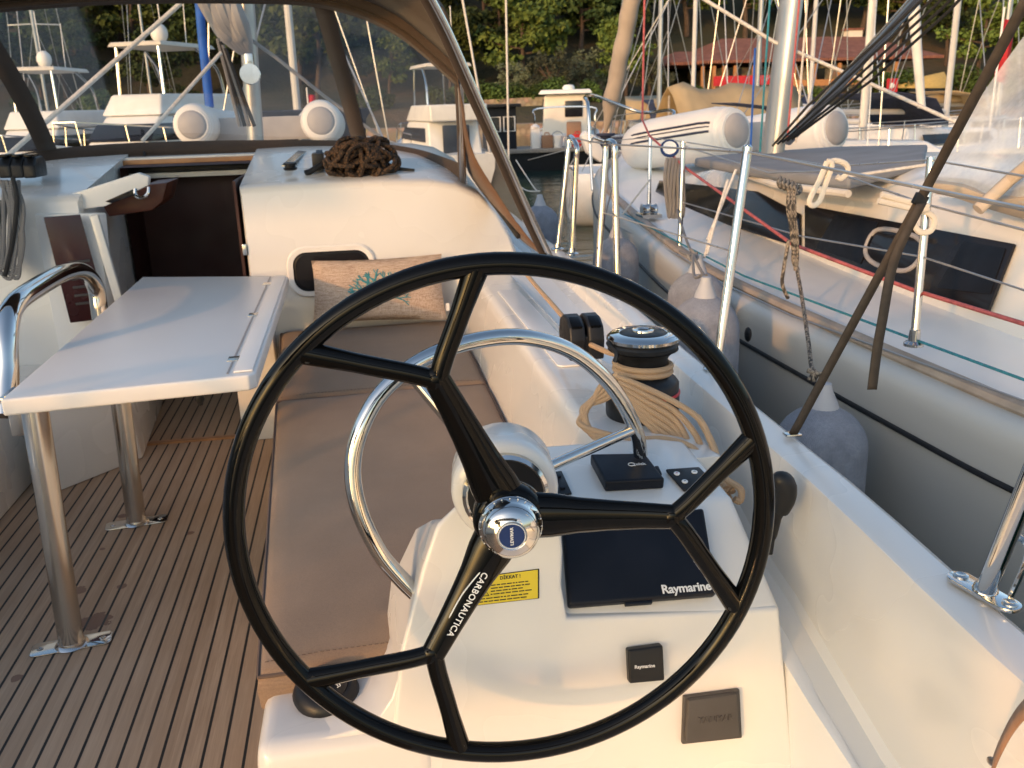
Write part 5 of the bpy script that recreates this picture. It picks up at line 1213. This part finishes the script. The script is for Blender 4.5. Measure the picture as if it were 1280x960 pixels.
def hip(x0, x1, y0, y1, ze, zr, inset, m):
    r0, r1 = V((x0+inset, (y0+y1)/2, zr)), V((x1-inset, (y0+y1)/2, zr)); m.add([(x0, y0, ze), (x1, y0, ze), (x1, y1, ze), (x0, y1, ze), r0, r1, (x0, y0, ze-.22), (x1, y0, ze-.22), (x1, y1, ze-.22), (x0, y1, ze-.22)], [(0, 1, 5, 4), (1, 2, 5), (2, 3, 4, 5), (3, 0, 4), (6, 7, 1, 0), (7, 8, 2, 1), (8, 9, 3, 2), (9, 6, 0, 3), (9, 8, 7, 6)])
rf = MB(); hip(H(868, 80).x, H(1165, 80).x, HY-1.6, HY+11, H(1000, 74).z, H(1000, 42).z, 4.2, rf); rfo = rf.build('roof', MT['tiles'], hs_, smooth=0)
rf = MB(); hip(H(836, 80).x, H(905, 80).x, HY-.8, HY+7, H(860, 78).z, H(860, 62).z, 1.6, rf); rf.build('roof', MT['tiles'], hs_, smooth=0)
MB().box(H(1066, 44, 5)+V((0, 0, -.3)), (1.3, 1.0, 1.5)).build('chimney', MT['cream'], rfo); MB().box(H(1066, 37, 5), (1.5, 1.2, .18)).build('chimney_cap', MT['tiles'], rfo)
for px in (872, 886, 898, 912, 935, 960, 985, 1010, 1040, 1075, 1110):
    MB().box(V((H(px, 100).x, HY-1.1, (hz0+ez)/2)), (.24, .24, ez-hz0+.2)).build('terrace_post', MT['teaktrim'], hs_)
MB().box(V((H(925, 100).x, HY-1.25, H(925, 101).z)), (H(965, 100).x-H(885, 100).x, .12, .75)).build('red_railing', MT['redc'], hs_)
MB().box(V((H(1040, 100).x, HY-1.25, H(1040, 103).z)), (H(1105, 100).x-H(975, 100).x, .10, .5)).build('railing', MT['teaktrim'], hs_)
for px in (925, 955, 995, 1030, 1062, 1095): MB().box(V((H(px, 95).x, HY+1.0-.02, H(px, 94).z)), (1.1, .12, 1.2)).build('window', MT['glassdk'], hs_)
MB().box(V((H(990, 118).x, HY-1.1, hz0-.3)), (H(1125, 118).x-H(850, 118).x, 4.0, 1.0)).build('terrace_slab', MT['stone'], hs_)
# low boundary wall near the water
MB().prism([(gx(590, 68), 68, -.9), (gx(700, 68), 68, -.9), (gx(700, 68), 68, hillz(gx(650, 68), 69)+.5), (gx(590, 68), 68, hillz(gx(600, 68), 69)+.4)], (0, .5, 0)).build('stone_wall', MT['stone'], None, 'low pale stone wall along the shore behind the pontoon hut', 'wall')
qy = MB().box((0, 63.5, -.35), (300, 3.0, 1.0)).build('quay', MT['stone'], None, kind='structure')

# ---------------------------------------------------------------- pontoon with hut and motorboat
DY = 29
dk0 = aty(560, 187, DY); dz = aty(650, 187, DY).z
dk_ = thing('pontoon', 'floating wooden pontoon with the shade under its deck coloured black crossing the water behind the moored yachts', 'pontoon', V((6, DY+1, WATER)))
MB().box((8, DY+1.1, dz-.06), (30, 2.2, .12)).build('deck', MT['wood'], dk_, bevel=.02)
MB().box((8, DY+1.1, (dz-.12+WATER-.2)/2), (29.8, 1.9, dz-.12-WATER+.2)).build('float', MT['black'], dk_)  # float coloured black to stand in for the shadow under the deck
def dp(px, py, y): return aty(px, py, y)
hut = thing('dock_hut', 'small dark hut with pale window frames on the pontoon left of the white motorboat', 'hut', V((dp(627, 186, DY+1).x, DY+1, dz)))
x0, x1 = dp(610, 180, DY+.6).x, dp(646, 180, DY+.6).x; z1 = dp(627, 134, DY+.6).z
MB().box(((x0+x1)/2, DY+1.2, (dz+z1)/2), (x1-x0, 1.2, z1-dz)).build('wall', MT['navy'], hut)
MB().box(((x0+x1)/2, DY+1.1, z1+.05), (x1-x0+.25, 1.6, .1)).build('roof', MT['black'], hut, bevel=.02)
for t in (.25, .75):
    wn_ = MB().box((lerp(x0, x1, t), DY+.59, lerp(dz, z1, .6)), ((x1-x0)*.36, .04, .42)).build('window', MT['glass'], hut); MB().tube([V((lerp(x0, x1, t)+sx*(x1-x0)*.19, DY+.55, lerp(dz, z1, .6)+sz*.22)) for sx, sz in ((-1, -1), (1, -1), (1, 1), (-1, 1))], .025, 6, closed=True).build('frame', MT['whitep'], wn_)
wb = thing('water_pedestal', 'white service post standing on the pontoon beside the hut', 'service post', V((dp(669, 186, DY+.5).x, DY+.5, dz)))
MB().box(dp(669, 174, DY+.5), (.28, .22, .75)).build('post', MT['whitep'], wb, bevel=.03); MB().lathe([(.15, 0), (.15, .04), (.05, .12), (0, .12)], dp(669, 160, DY+.5), (0, 0, 1), 14).build('cap', MT['whitep'], wb)
for k, (px, lab, m_) in enumerate(((684, 'brown crate on the pontoon beside the white service post', 'leather'), (697, 'pale bucket on the pontoon in front of the motorboat', 'whitep'), (722, 'small red canister on the pontoon under the motorboat', 'red'))):
    t = thing(('crate', 'bucket', 'fuel_can')[k], lab, ('crate', 'bucket', 'canister')[k], V((dp(px, 186, DY+.4).x, DY+.4, dz))); b = V((dp(px, 186, DY+.4).x, DY+.4, dz))
    if k == 1: MB().lathe([(.14, 0), (.19, .36), (.17, .36), (.13, .03)], b, (0, 0, 1), 16).build('body', MT[m_], t); MB().tube([b+V((.18*math.cos(a*.4), 0, .36+.14*math.sin(a*.4))) for a in range(9)], .012, 5).build('handle', MT['steel'], t)
    else: MB().box(b+V((0, 0, .2)), (.34, .28, .4)).build('body', MT[m_], t, bevel=.03); MB().tube([b+V((-.08, 0, .4)), b+V((-.06, 0, .47)), b+V((.06, 0, .47)), b+V((.08, 0, .4))], .02, 6).build('handle', MT[m_], t)
def hull(m, L, B, zb, zs, bow=.5, sheer=.25, transom=.85, n=14):
    """boat hull along +Y (bow), returns sheer line points"""
    rows = []
    for i in range(n+1):
        t = i/n; y = -L/2+L*t; w = B/2*(transom+(1-transom)*math.sin(min(1, t*1.8)*math.pi/2))*(1-max(0, (t-bow)/(1-bow))**2.2*.985); z = zs+sheer*t*t
        rows.append([V((-w*.99, y+(.0), z+.02))]+[V((-w, y, z)), V((-w*.97, y, zb+(z-zb)*.55)), V((-w*.80, y-.06*L*t*t, zb+.12)), V((-w*.45, y-.10*L*t*t, zb-.12))] + [V((w*.45, y-.10*L*t*t, zb-.12)), V((w*.80, y-.06*L*t*t, zb+.12)), V((w*.97, y, zb+(z-zb)*.55)), V((w, y, z)), V((w*.99, y, z+.02))])
    m.grid(rows); m.add(rows[0], [tuple(range(10))]); return rows
def xform(root, loc, rz): root.location = loc; root.rotation_euler = (0, 0, rz); return root
# white cabin motorboat (built at the origin, then moored)
mbt = thing('motorboat', 'small white cabin motorboat with cream wheelhouse moored behind the pontoon', 'motorboat', (0, 0, 0))
m = MB(); rows = hull(m, 6.0, 2.3, 0, .95, .45, .35); m.build('hull', MT['hullw'], mbt, smooth=50)
MB().grid([[r[1]+V((0, 0, -.05)), (r[1]+r[8])/2+V((0, 0, .04)), r[8]+V((0, 0, -.05))] for r in rows]).build('deck', MT['whitep'], mbt)
MB().tube([r[1] for r in rows], .05, 8).tube([r[8] for r in rows], .05, 8).build('gunwale', MT['whitep'], mbt)
wh_ = MB().hexa([(-.85, -.9, .85), (.85, -.9, .85), (.85, 1.4, .85), (-.85, 1.4, .85)], [(-.75, -.8, 2.35), (.75, -.8, 2.35), (.70, .65, 2.35), (-.70, .65, 2.35)]).build('wheelhouse', MT['cream'], mbt, bevel=.10, bseg=3)
MB().hexa([(-.95, -1.2, 2.36), (.95, -1.2, 2.36), (.85, .9, 2.36), (-.85, .9, 2.36)], [(-.85, -1.1, 2.50), (.85, -1.1, 2.50), (.75, .8, 2.50), (-.75, .8, 2.50)]).build('roof', MT['whitep'], mbt, bevel=.05)
MB().box((.28, -.875, 1.85), (.62, .06, .55)).build('window', MT['glassdk'], wh_, bevel=.03); MB().hexa([(.855, -.5, 1.55), (.87, -.5, 1.55), (.87, .6, 1.55), (.855, .6, 1.55)], [(.80, -.4, 2.2), (.815, -.4, 2.2), (.80, .4, 2.2), (.785, .4, 2.2)]).build('window', MT['glassdk'], wh_); MB().hexa([(-.87, -.5, 1.55), (-.855, -.5, 1.55), (-.855, .6, 1.55), (-.87, .6, 1.55)], [(-.815, -.4, 2.2), (-.80, -.4, 2.2), (-.785, .4, 2.2), (-.80, .4, 2.2)]).build('window', MT['glassdk'], wh_)
MB().lathe([(.0, 0), (.2, 0), (.22, .08), (.16, .16), (0, .18)], (.1, -.2, 2.5), (0, 0, 1), 16).build('radome', MT['whitep'], mbt)
MB().tube(spline([(-1.0, -2.6, .98), (-1.0, -2.6, 1.6), (-.9, -2.5, 1.9), (.9, -2.5, 1.9), (1.0, -2.6, 1.6), (1.0, -2.6, .98)], 4), .03, 8).build('stern_arch', MT['chrome'], mbt)
MB().box((.3, -2.2, 1.2), (.5, .4, .5)).build('seat', MT['leather'], mbt, bevel=.05)
p = aty(706, 186, 32.6); xform(mbt, (p.x+.2, 33.2, WATER), R(-14))
# flybridge cruiser seen through the right sprayhood window
def cruiser(label, name='motor_yacht'):
    t = thing(name, label, 'motor yacht', (0, 0, 0)); m = MB(); rows = hull(m, 11, 3.7, 0, 1.35, .45, .55); m.build('hull', MT['hullw'], t, smooth=50)
    MB().grid([[r[1]+V((0, 0, -.04)), (r[1]+r[8])/2+V((0, 0, .06)), r[8]+V((0, 0, -.04))] for r in rows]).build('deck', MT['whitep'], t)
    MB().tube([r[1]+V((0, 0, -.12)) for r in rows], .05, 6).tube([r[8]+V((0, 0, -.12)) for r in rows], .05, 6).build('rubbing_strake', MT['navycov'], t)
    s = MB().hexa([(-1.5, -4, 1.25), (1.5, -4, 1.25), (1.25, 2.6, 1.4), (-1.25, 2.6, 1.4)], [(-1.4, -3.6, 2.7), (1.4, -3.6, 2.7), (1.1, .9, 2.7), (-1.1, .9, 2.7)]).build('saloon', MT['whitep'], t, bevel=.12, bseg=3)
    MB().hexa([(-1.505, -3.2, 1.85), (1.505, -3.2, 1.85), (1.27, 2.0, 1.9), (-1.27, 2.0, 1.9)], [(-1.46, -3.1, 2.45), (1.46, -3.1, 2.45), (1.2, 1.35, 2.45), (-1.2, 1.35, 2.45)]).build('window_band', MT['glassdk'], s, bevel=.05)
    MB().box((0, -4.02, 1.95), (1.5, .06, 1.2)).build('aft_door', MT['glassdk'], s, bevel=.03)
    f = MB().hexa([(-1.55, -4.6, 2.72), (1.55, -4.6, 2.72), (1.2, 1.0, 2.72), (-1.2, 1.0, 2.72)], [(-1.6, -4.6, 3.4), (1.6, -4.6, 3.4), (1.0, .5, 3.4), (-1.0, .5, 3.4)]).build('flybridge', MT['whitep'], t, bevel=.10, bseg=3)
    for x in (-1.35, 1.35): MB().tube(spline([(x, -3.6, 3.35), (x*.95, -3.3, 4.3), (x*.8, -2.2, 4.95)], 4), .06, 8).build('top_support', MT['chrome'], t)
    MB().hexa([(-1.3, -3.4, 4.95), (1.3, -3.4, 4.95), (1.1, .2, 4.95), (-1.1, .2, 4.95)], [(-1.2, -3.3, 5.1), (1.2, -3.3, 5.1), (1.0, .1, 5.1), (-1.0, .1, 5.1)]).build('hardtop', MT['cream'], t, bevel=.05)
    MB().tube([(-.9, .1, 3.4), (-.85, .0, 4.95)], .05, 6).tube([(.9, .1, 3.4), (.85, .0, 4.95)], .05, 6).build('front_support', MT['chrome'], t)
    MB().ball((0, -1.6, 5.45), (.32, .32, .34)).build('radome', MT['whitep'], t)
    MB().tube([(.5, -2.6, 5.1), (.5, -2.6, 7.4)], .025, 6).tube([(-.5, -2.6, 5.1), (-.55, -2.7, 6.9)], .02, 6).build('antenna', MT['whitep'], t)
    MB().tube([rows[k][1]+V((.1, 0, .75)) for k in range(5, 14)] + [rows[k][8]+V((-.1, 0, .75)) for k in range(13, 4, -1)], .025, 6).build('bow_rail', MT['chrome'], t)
    for k in range(5, 14, 2):
        for j, dx_ in ((1, .1), (8, -.1)): MB().cyl(rows[k][j], rows[k][j]+V((dx_, 0, .75)), .02, 6).build('rail_post', MT['chrome'], t)
    return t
cA = cruiser('cream and white flybridge cruiser with round radome behind the right plastic window')
p = aty(548, 170, 25); xform(cA, (p.x, 27, WATER), R(12)); cA.scale = (.5, .55, .62)
cB = dup(cA, (aty(165, 170, 24).x, 26, WATER), R(160), (.70, .72, .76), 'large white motor yacht with curved hardtop behind the left plastic window')
cC = dup(cA, (aty(20, 170, 25).x, 27, WATER), R(175), (.60, .62, .66), 'white motor yacht at the far left beyond the window divider')
# ---------------------------------------------------------------- moored sailing yachts
def sailer(label, hullmat, mastmat, L=10.5, Hm=13.5, furl=True, bim=None, cover=True):
    t = thing('sailing_yacht', label, 'yacht', (0, 0, 0), ); m = MB(); rows = hull(m, L, L*.32, 0, 1.05, .38, .30, .8); m.build('hull', hullmat, t, smooth=50)
    MB().grid([[r[1]+V((0, 0, -.02)), (r[1]+r[8])/2+V((0, 0, .07)), r[8]+V((0, 0, -.02))] for r in rows]).build('deck', MT['gel2'], t)
    B = L*.32
    c = MB().hexa([(-B*.30, -.16*L, 1.05), (B*.30, -.16*L, 1.05), (B*.20, .24*L, 1.15), (-B*.20, .24*L, 1.15)], [(-B*.25, -.15*L, 1.58), (B*.25, -.15*L, 1.58), (B*.14, .19*L, 1.45), (-B*.14, .19*L, 1.45)]).build('cabin', MT['gel'], t, bevel=.08, bseg=3)
    for s in (-1, 1): MB().hexa([(s*B*.296, -.11*L, 1.2), (s*B*.30, -.11*L, 1.2), (s*B*.245, .14*L, 1.22), (s*B*.24, .14*L, 1.22)], [(s*B*.272, -.11*L, 1.42), (s*B*.276, -.11*L, 1.42), (s*B*.215, .14*L, 1.38), (s*B*.21, .14*L, 1.38)]).build('window', MT['glassdk'], c)
    for s in (-1, 1): MB().box((s*B*.485, .02*L, .72), (.05, .55, .12)).build('hull_port', MT['glassdk'], t)
    my = .08*L
    MB().tube([(0, my, 1.4), (0, my-.05, 1.4+Hm)], .066, 10, flat=1.3).build('mast', mastmat, t)
    for zz, ww in ((.38, .95), (.68, .75)): MB().tube([(-ww, my-.15, 1.4+Hm*zz), (0, my, 1.4+Hm*zz+.03), (ww, my-.15, 1.4+Hm*zz)], .028, 6).build('spreader', mastmat, t)
    r = MB()
    for s in (-1, 1):
        r.tube([(s*B*.47, my-.3, 1.1), (s*.95, my-.15, 1.4+Hm*.38), (s*.75, my-.15, 1.4+Hm*.68), (0, my, 1.4+Hm)], .014, 5); r.tube([(s*B*.46, my-.5, 1.1), (0, my, 1.4+Hm*.38)], .012, 5); r.tube([(s*.35*B, -L*.49, 1.1), (0, -L*.3, 4.5), (0, my, 1.4+Hm)], .012, 5)
    r.build('shroud', MT['wire'], t)
    MB().tube([(0, L*.49, 1.4), (0, my+.05, 1.4+Hm*.98)], [.05, .03] if furl else .015, 8).build('furled_jib' if furl else 'forestay', MT['sailw'] if furl else MT['wire'], t)
    MB().tube([(0, my-.1, 1.85), (0, -.30*L, 1.95)], .06, 8).build('boom', mastmat, t); cover and MB().tube(spline([(0, my-.2, 2.02), (0, -.1*L, 2.08), (0, -.29*L, 2.02)], 4), [.11]*4+[.13]*3+[.08, .06], 10, flat=.8).build('sail_cover', bim or MT['navycov'], t)
    MB().grid([[V((x*B*.3, y, z+ .0)) for x in (-1, -.6, 0, .6, 1)] for y, z in ((-.04*L, 1.6), (-.09*L, 2.15), (-.20*L, 2.3))]).build('sprayhood', bim or MT['navycov'], t, solid=.02)
    MB().tube([rows[k][1]+V((.06, 0, .6)) for k in range(0, 14)] + [rows[k][8]+V((-.06, 0, .6)) for k in range(13, -1, -1)], .012, 5).build('guard_wire', MT['wire'], t)
    for k in range(0, 14, 2):
        for j, d_ in ((1, .06), (8, -.06)): MB().cyl(rows[k][j], rows[k][j]+V((d_, 0, .6)), .014, 5).build('stanchion', MT['chrome'], t)
    return t
G = 'moored sailing yachts behind'
S0 = sailer('white sailing yacht with dark hull port moored beyond the silver yacht at the right', MT['hullw'], MT['mastw'], 10.5, 13.5, False, None, False)
S1 = sailer('sailing yacht with bare aluminium mast moored behind the tan awning', MT['navycov'], MT['mast'], 9.6, 12.5, False, MT['tan'])
def moor(src, px, Y, rz, sc, label, first=False, my=.84):
    off_ = V((-math.sin(rz)*my*sc, math.cos(rz)*my*sc, 0)); p = aty(px, 130, Y); loc = (p.x-off_.x, Y-off_.y, WATER)
    if first: src.location = loc; src.rotation_euler = (0, 0, rz); src.scale = (sc,)*3; src['label'] = label; src['group'] = G; return src
    return dup(src, loc, rz, sc, label, G)
moor(S0, 1081, 15.5, R(-98), .86, 'white sailing yacht with blue sprayhood lying side on behind the grey deck cover', True)
moor(S0, 1184, 18, R(-70), .9, 'sailing yacht with pale mast just left of the brown strap top')
moor(S0, 866, 24, R(172), .9, 'sailing yacht with white mast left of the tan awning')
moor(S1, 824, 25, R(165), .95, 'sailing yacht with grey mast directly behind the large inflatable', True)
moor(S1, 945, 22, R(-20), .9, 'dark hulled sailing yacht with mast next to the silver mast on the right')
moor(S0, 1012, 27, R(180), .95, 'sailing yacht whose mast stands in front of the stone house')
moor(S1, 1250, 24, R(-80), .9, 'dark hulled sailing yacht at the far right behind the creased plastic')
moor(S0, 371, 15, R(4), .9, 'sailing yacht with white mast behind the middle plastic window')
moor(S1, 58, 33, R(185), .8, 'distant sailing yacht with short mast at the far left')
moor(S1, 190, 35, R(175), .7, 'distant sailing yacht beyond the white motor yacht')
# tan tarpaulin over a boat frame
tt = thing('tarpaulin_boat', 'dark blue wooden boat covered by a tan tarpaulin tent in front of the stone house', 'boat', (0, 0, 0))
m = MB(); hull(m, 7, 2.8, 0, 1.0, .5, .3); m.build('hull', MT['navycov'], tt, smooth=50)
rows = []
for k in range(9):
    y = -3.2+6.2*k/8; zr = 2.26+.08*math.sin(k*1.7); rows.append([V((x*1.55, y, (1.0+(zr-1.0)*(1-abs(x)**1.5))+.03*math.sin(k*2.2+x*3))) for x in (-1, -.75, -.5, -.25, 0, .25, .5, .75, 1)])
MB().grid(rows).build('tarpaulin', MT['tan'], tt, smooth=80, solid=.02)
for y in (-3.1, 2.9): MB().cyl((0, y, .9), (0, y, 2.1), .05, 8).build('ridge_pole', MT['wood'], tt)
p = aty(925, 140, 19); tt.location = (p.x, 19.5, WATER+.05); tt.rotation_euler = (0, 0, R(-88)); tt.scale = (.72, .46, 1.0)
# yellow awning ashore, red flags, white furled sail
aw = thing('awning', 'yellow tent awning on the shore right of the stone house', 'awning', V((gx(1150, 68), 68, 1)))
P = [aty(1118, 108, 68), aty(1188, 98, 68), aty(1190, 112, 68)]; MB().add([aty(1115, 110, 68), aty(1190, 110, 68), aty(1186, 106, 72), aty(1130, 106, 72), aty(1180, 90, 70), aty(1135, 100, 70)], [(0, 1, 4, 5), (3, 2, 4, 5), (1, 2, 4), (0, 3, 5)]).build('cloth', pbr('ochre_awning', (.42, .30, .10), .8), aw, solid=.05)
for px in (1118, 1186): MB().cyl(aty(px, 124, 69), aty(px, 106, 69), .06, 6).build('pole', MT['wood'], aw)
def flag(px, py, Y, w, h, label, d=1):
    t = thing('flag', label, 'flag', aty(px, py, Y)); a = aty(px, py, Y); rows = [[a+V((w*u*d, .03*math.sin(u*7+v*2), -h*v-.08*h*u)) for u in (0, .25, .5, .75, 1)] for v in (0, .5, 1)]
    MB().grid(rows).build('cloth', MT['redc'], t, solid=.004); MB().cyl(a+V((0, 0, .1)), a+V((0, 0, -h*1.8)), .012, 6).build('staff', MT['whitep'], t)
flag(1254, 22, 9, .16, .62, 'red flag hanging limp at the top right behind the strap'); flag(766, 106, 24, .22, .34, 'small red flag behind the furled jib'); flag(384, 118, 15, .12, .18, 'tiny red flag beside the white mast seen through the plastic')
fs = MB().tube([aty(1142, 8, 11), aty(1146, 60, 11), aty(1152, 134, 11)], [.075, .06, .05], 10); fs.build('furled_sail', MT['sailw'], None, 'white rolled sail standing alone between the control lines and pale mast', 'sail')
sg = thing('red_sign', 'small red sign board with white emblem on the shore right of the stone house', 'sign', aty(1115, 120, 66))
MB().box(aty(1115, 109, 66), (.9, .06, 1.25)).build('board', MT['redc'], sg); MB().ball(aty(1115, 107, 65.94), (.22, .02, .2), 10, 8).build('emblem', MT['whitep'], sg); MB().cyl(aty(1115, 127, 66), aty(1115, 114, 66), .05, 6).build('post', MT['wood'], sg)
for i, (a, b) in enumerate((((573, -30, 12), (612, 190, 12)), ((632, -30, 12), (636, 200, 12)))): MB().tube([aty(*a), aty(*b)], .013 if i else .014, 6).build('shroud_wire', MT['whiteline'], None, 'pale taut shroud line rising beside the sprayhood ' + ('leaning right', 'standing upright')[i], 'rigging')
# ================================================================ THE REST OF OUR YACHT, PLUS CURTAINS AND A BOAT ADDED FOR SHADE (just outside the frame; shades and is mirrored in the chrome)
port = dup(wheel, (2*CX-WC.x, WC.y, WC.z), 0, 1, 'second black steering wheel on the port side of the cockpit')
pb = pedo.copy(); C.objects.link(pb); pb.parent = yacht; pb.location = (2*CX-.34, 0, 0)
bim = thing('bimini', 'unseen brown canvas bimini with added shade curtains, folded low on stainless bows behind the two helm positions', 'bimini', (-.9, .2, .75))  # unseen; bows set low so sun passes over to the neighbour's deck
bw = []
for y, z in ((-1.15, 1.76), (-.85, 1.80), (-.55, 1.76)):
    P = spline([V((-2.55, .0, .8)), V((-2.5, y*.6, 1.5)), V((-2.35, y, z-.15)), V((-1.9, y, z)), V((-.9, y, z+.05)), V((.1, y, z)), V((.55, y, z-.15)), V((.70, y*.6, 1.5)), V((.75, .0, .8))], 6)
    MB().tube(P, .0125, 10).build('bow', MT['steel'], bim); bw.append(P[10:39])
MB().grid([bw[0], [lerp(a, b, .5)+V((0, 0, .01)) for a, b in zip(bw[0], bw[1])], bw[1], [lerp(a, b, .5)+V((0, 0, .01)) for a, b in zip(bw[1], bw[2])], bw[2]]).build('canopy', MT['canvas'], bim, solid=.003)
MB().grid([[V((x, -1.16, zz)) for x in (-2.5, -2.1, -1.7, SHADE_X)] for zz in (SHADE_Z, 1.5, 1.75)]).build('added_shade_curtain', MT['canvas'], bim, solid=.003)  # unseen curtain added to shade the upper console and bulwark
MB().grid([[V((x, -1.20, zz)) for x in (-1.86, -1.6, SHADE_X)] for zz in (1.0, 1.2, SHADE_Z+.06)]).build('added_shade_flap', MT['canvas'], bim, solid=.004)  # unseen flap added to carry the bulwark shadow lower
dup(mbt, (-5.16, 1.70, WATER), 0, (1.25, 1.25, 1.25), 'unseen white cabin motorboat added off our port quarter to cast shade')  # added unseen boat whose wheelhouse shades the companionway and left bulkhead
# ================================================================ CAMERA, SUN, SKY
cam = bpy.data.cameras.new('camera'); co = bpy.data.objects.new('camera', cam); C.objects.link(co)
cam.sensor_width = 36; cam.lens = 36*FPX/1280; cam.clip_end = 3000; cam.clip_start = .02
co.matrix_world = Matrix(((cR.x, cU.x, -cF.x, CAM.x), (cR.y, cU.y, -cF.y, CAM.y), (cR.z, cU.z, -cF.z, CAM.z), (0, 0, 0, 1)))
cam.dof.use_dof = True; cam.dof.focus_distance = 1.45; cam.dof.aperture_fstop = 12
SC.camera = co
SEL, SDIR = R(13), V((-.70, -.69, 0)).normalized()
sund = bpy.data.lights.new('sun', 'SUN'); sund.energy = SUN_E; sund.angle = R(1.6); sund.color = (.47, .22, .068)
so = bpy.data.objects.new('sun', sund); C.objects.link(so)
sv = V((SDIR.x*math.cos(SEL), SDIR.y*math.cos(SEL), math.sin(SEL))); so.rotation_euler = sv.to_track_quat('Z', 'Y').to_euler()
so.location = (-20, -20, 12)
w = bpy.data.worlds.new('World'); SC.world = w; w.use_nodes = True; nt = w.node_tree
sk_ = nt.nodes.new('ShaderNodeTexSky'); sk_.sky_type = 'NISHITA'; sk_.sun_disc = False; sk_.sun_elevation = SEL; sk_.sun_rotation = math.atan2(SDIR.x, SDIR.y)
sk_.altitude = 0; sk_.air_density = 1.0; sk_.dust_density = 1.7; sk_.ozone_density = 1.0
nt.links.new(sk_.outputs[0], nt.nodes['Background'].inputs[0]); nt.nodes['Background'].inputs[1].default_value = SKY_E
SC.view_settings.view_transform = 'Standard'; SC.view_settings.look = 'None'; SC.view_settings.exposure = EXPO; SC.view_settings.gamma = 1
SC.view_settings.use_curve_mapping = False
SC.render.engine = 'CYCLES'
cy = SC.cycles; cy.max_bounces = 10; cy.transparent_max_bounces = 24; cy.diffuse_bounces = 4; cy.glossy_bounces = 5; cy.use_denoising = True; cy.caustics_reflective = False; cy.caustics_refractive = False
cy.sample_clamp_indirect = 6
bpy.context.view_layer.update()
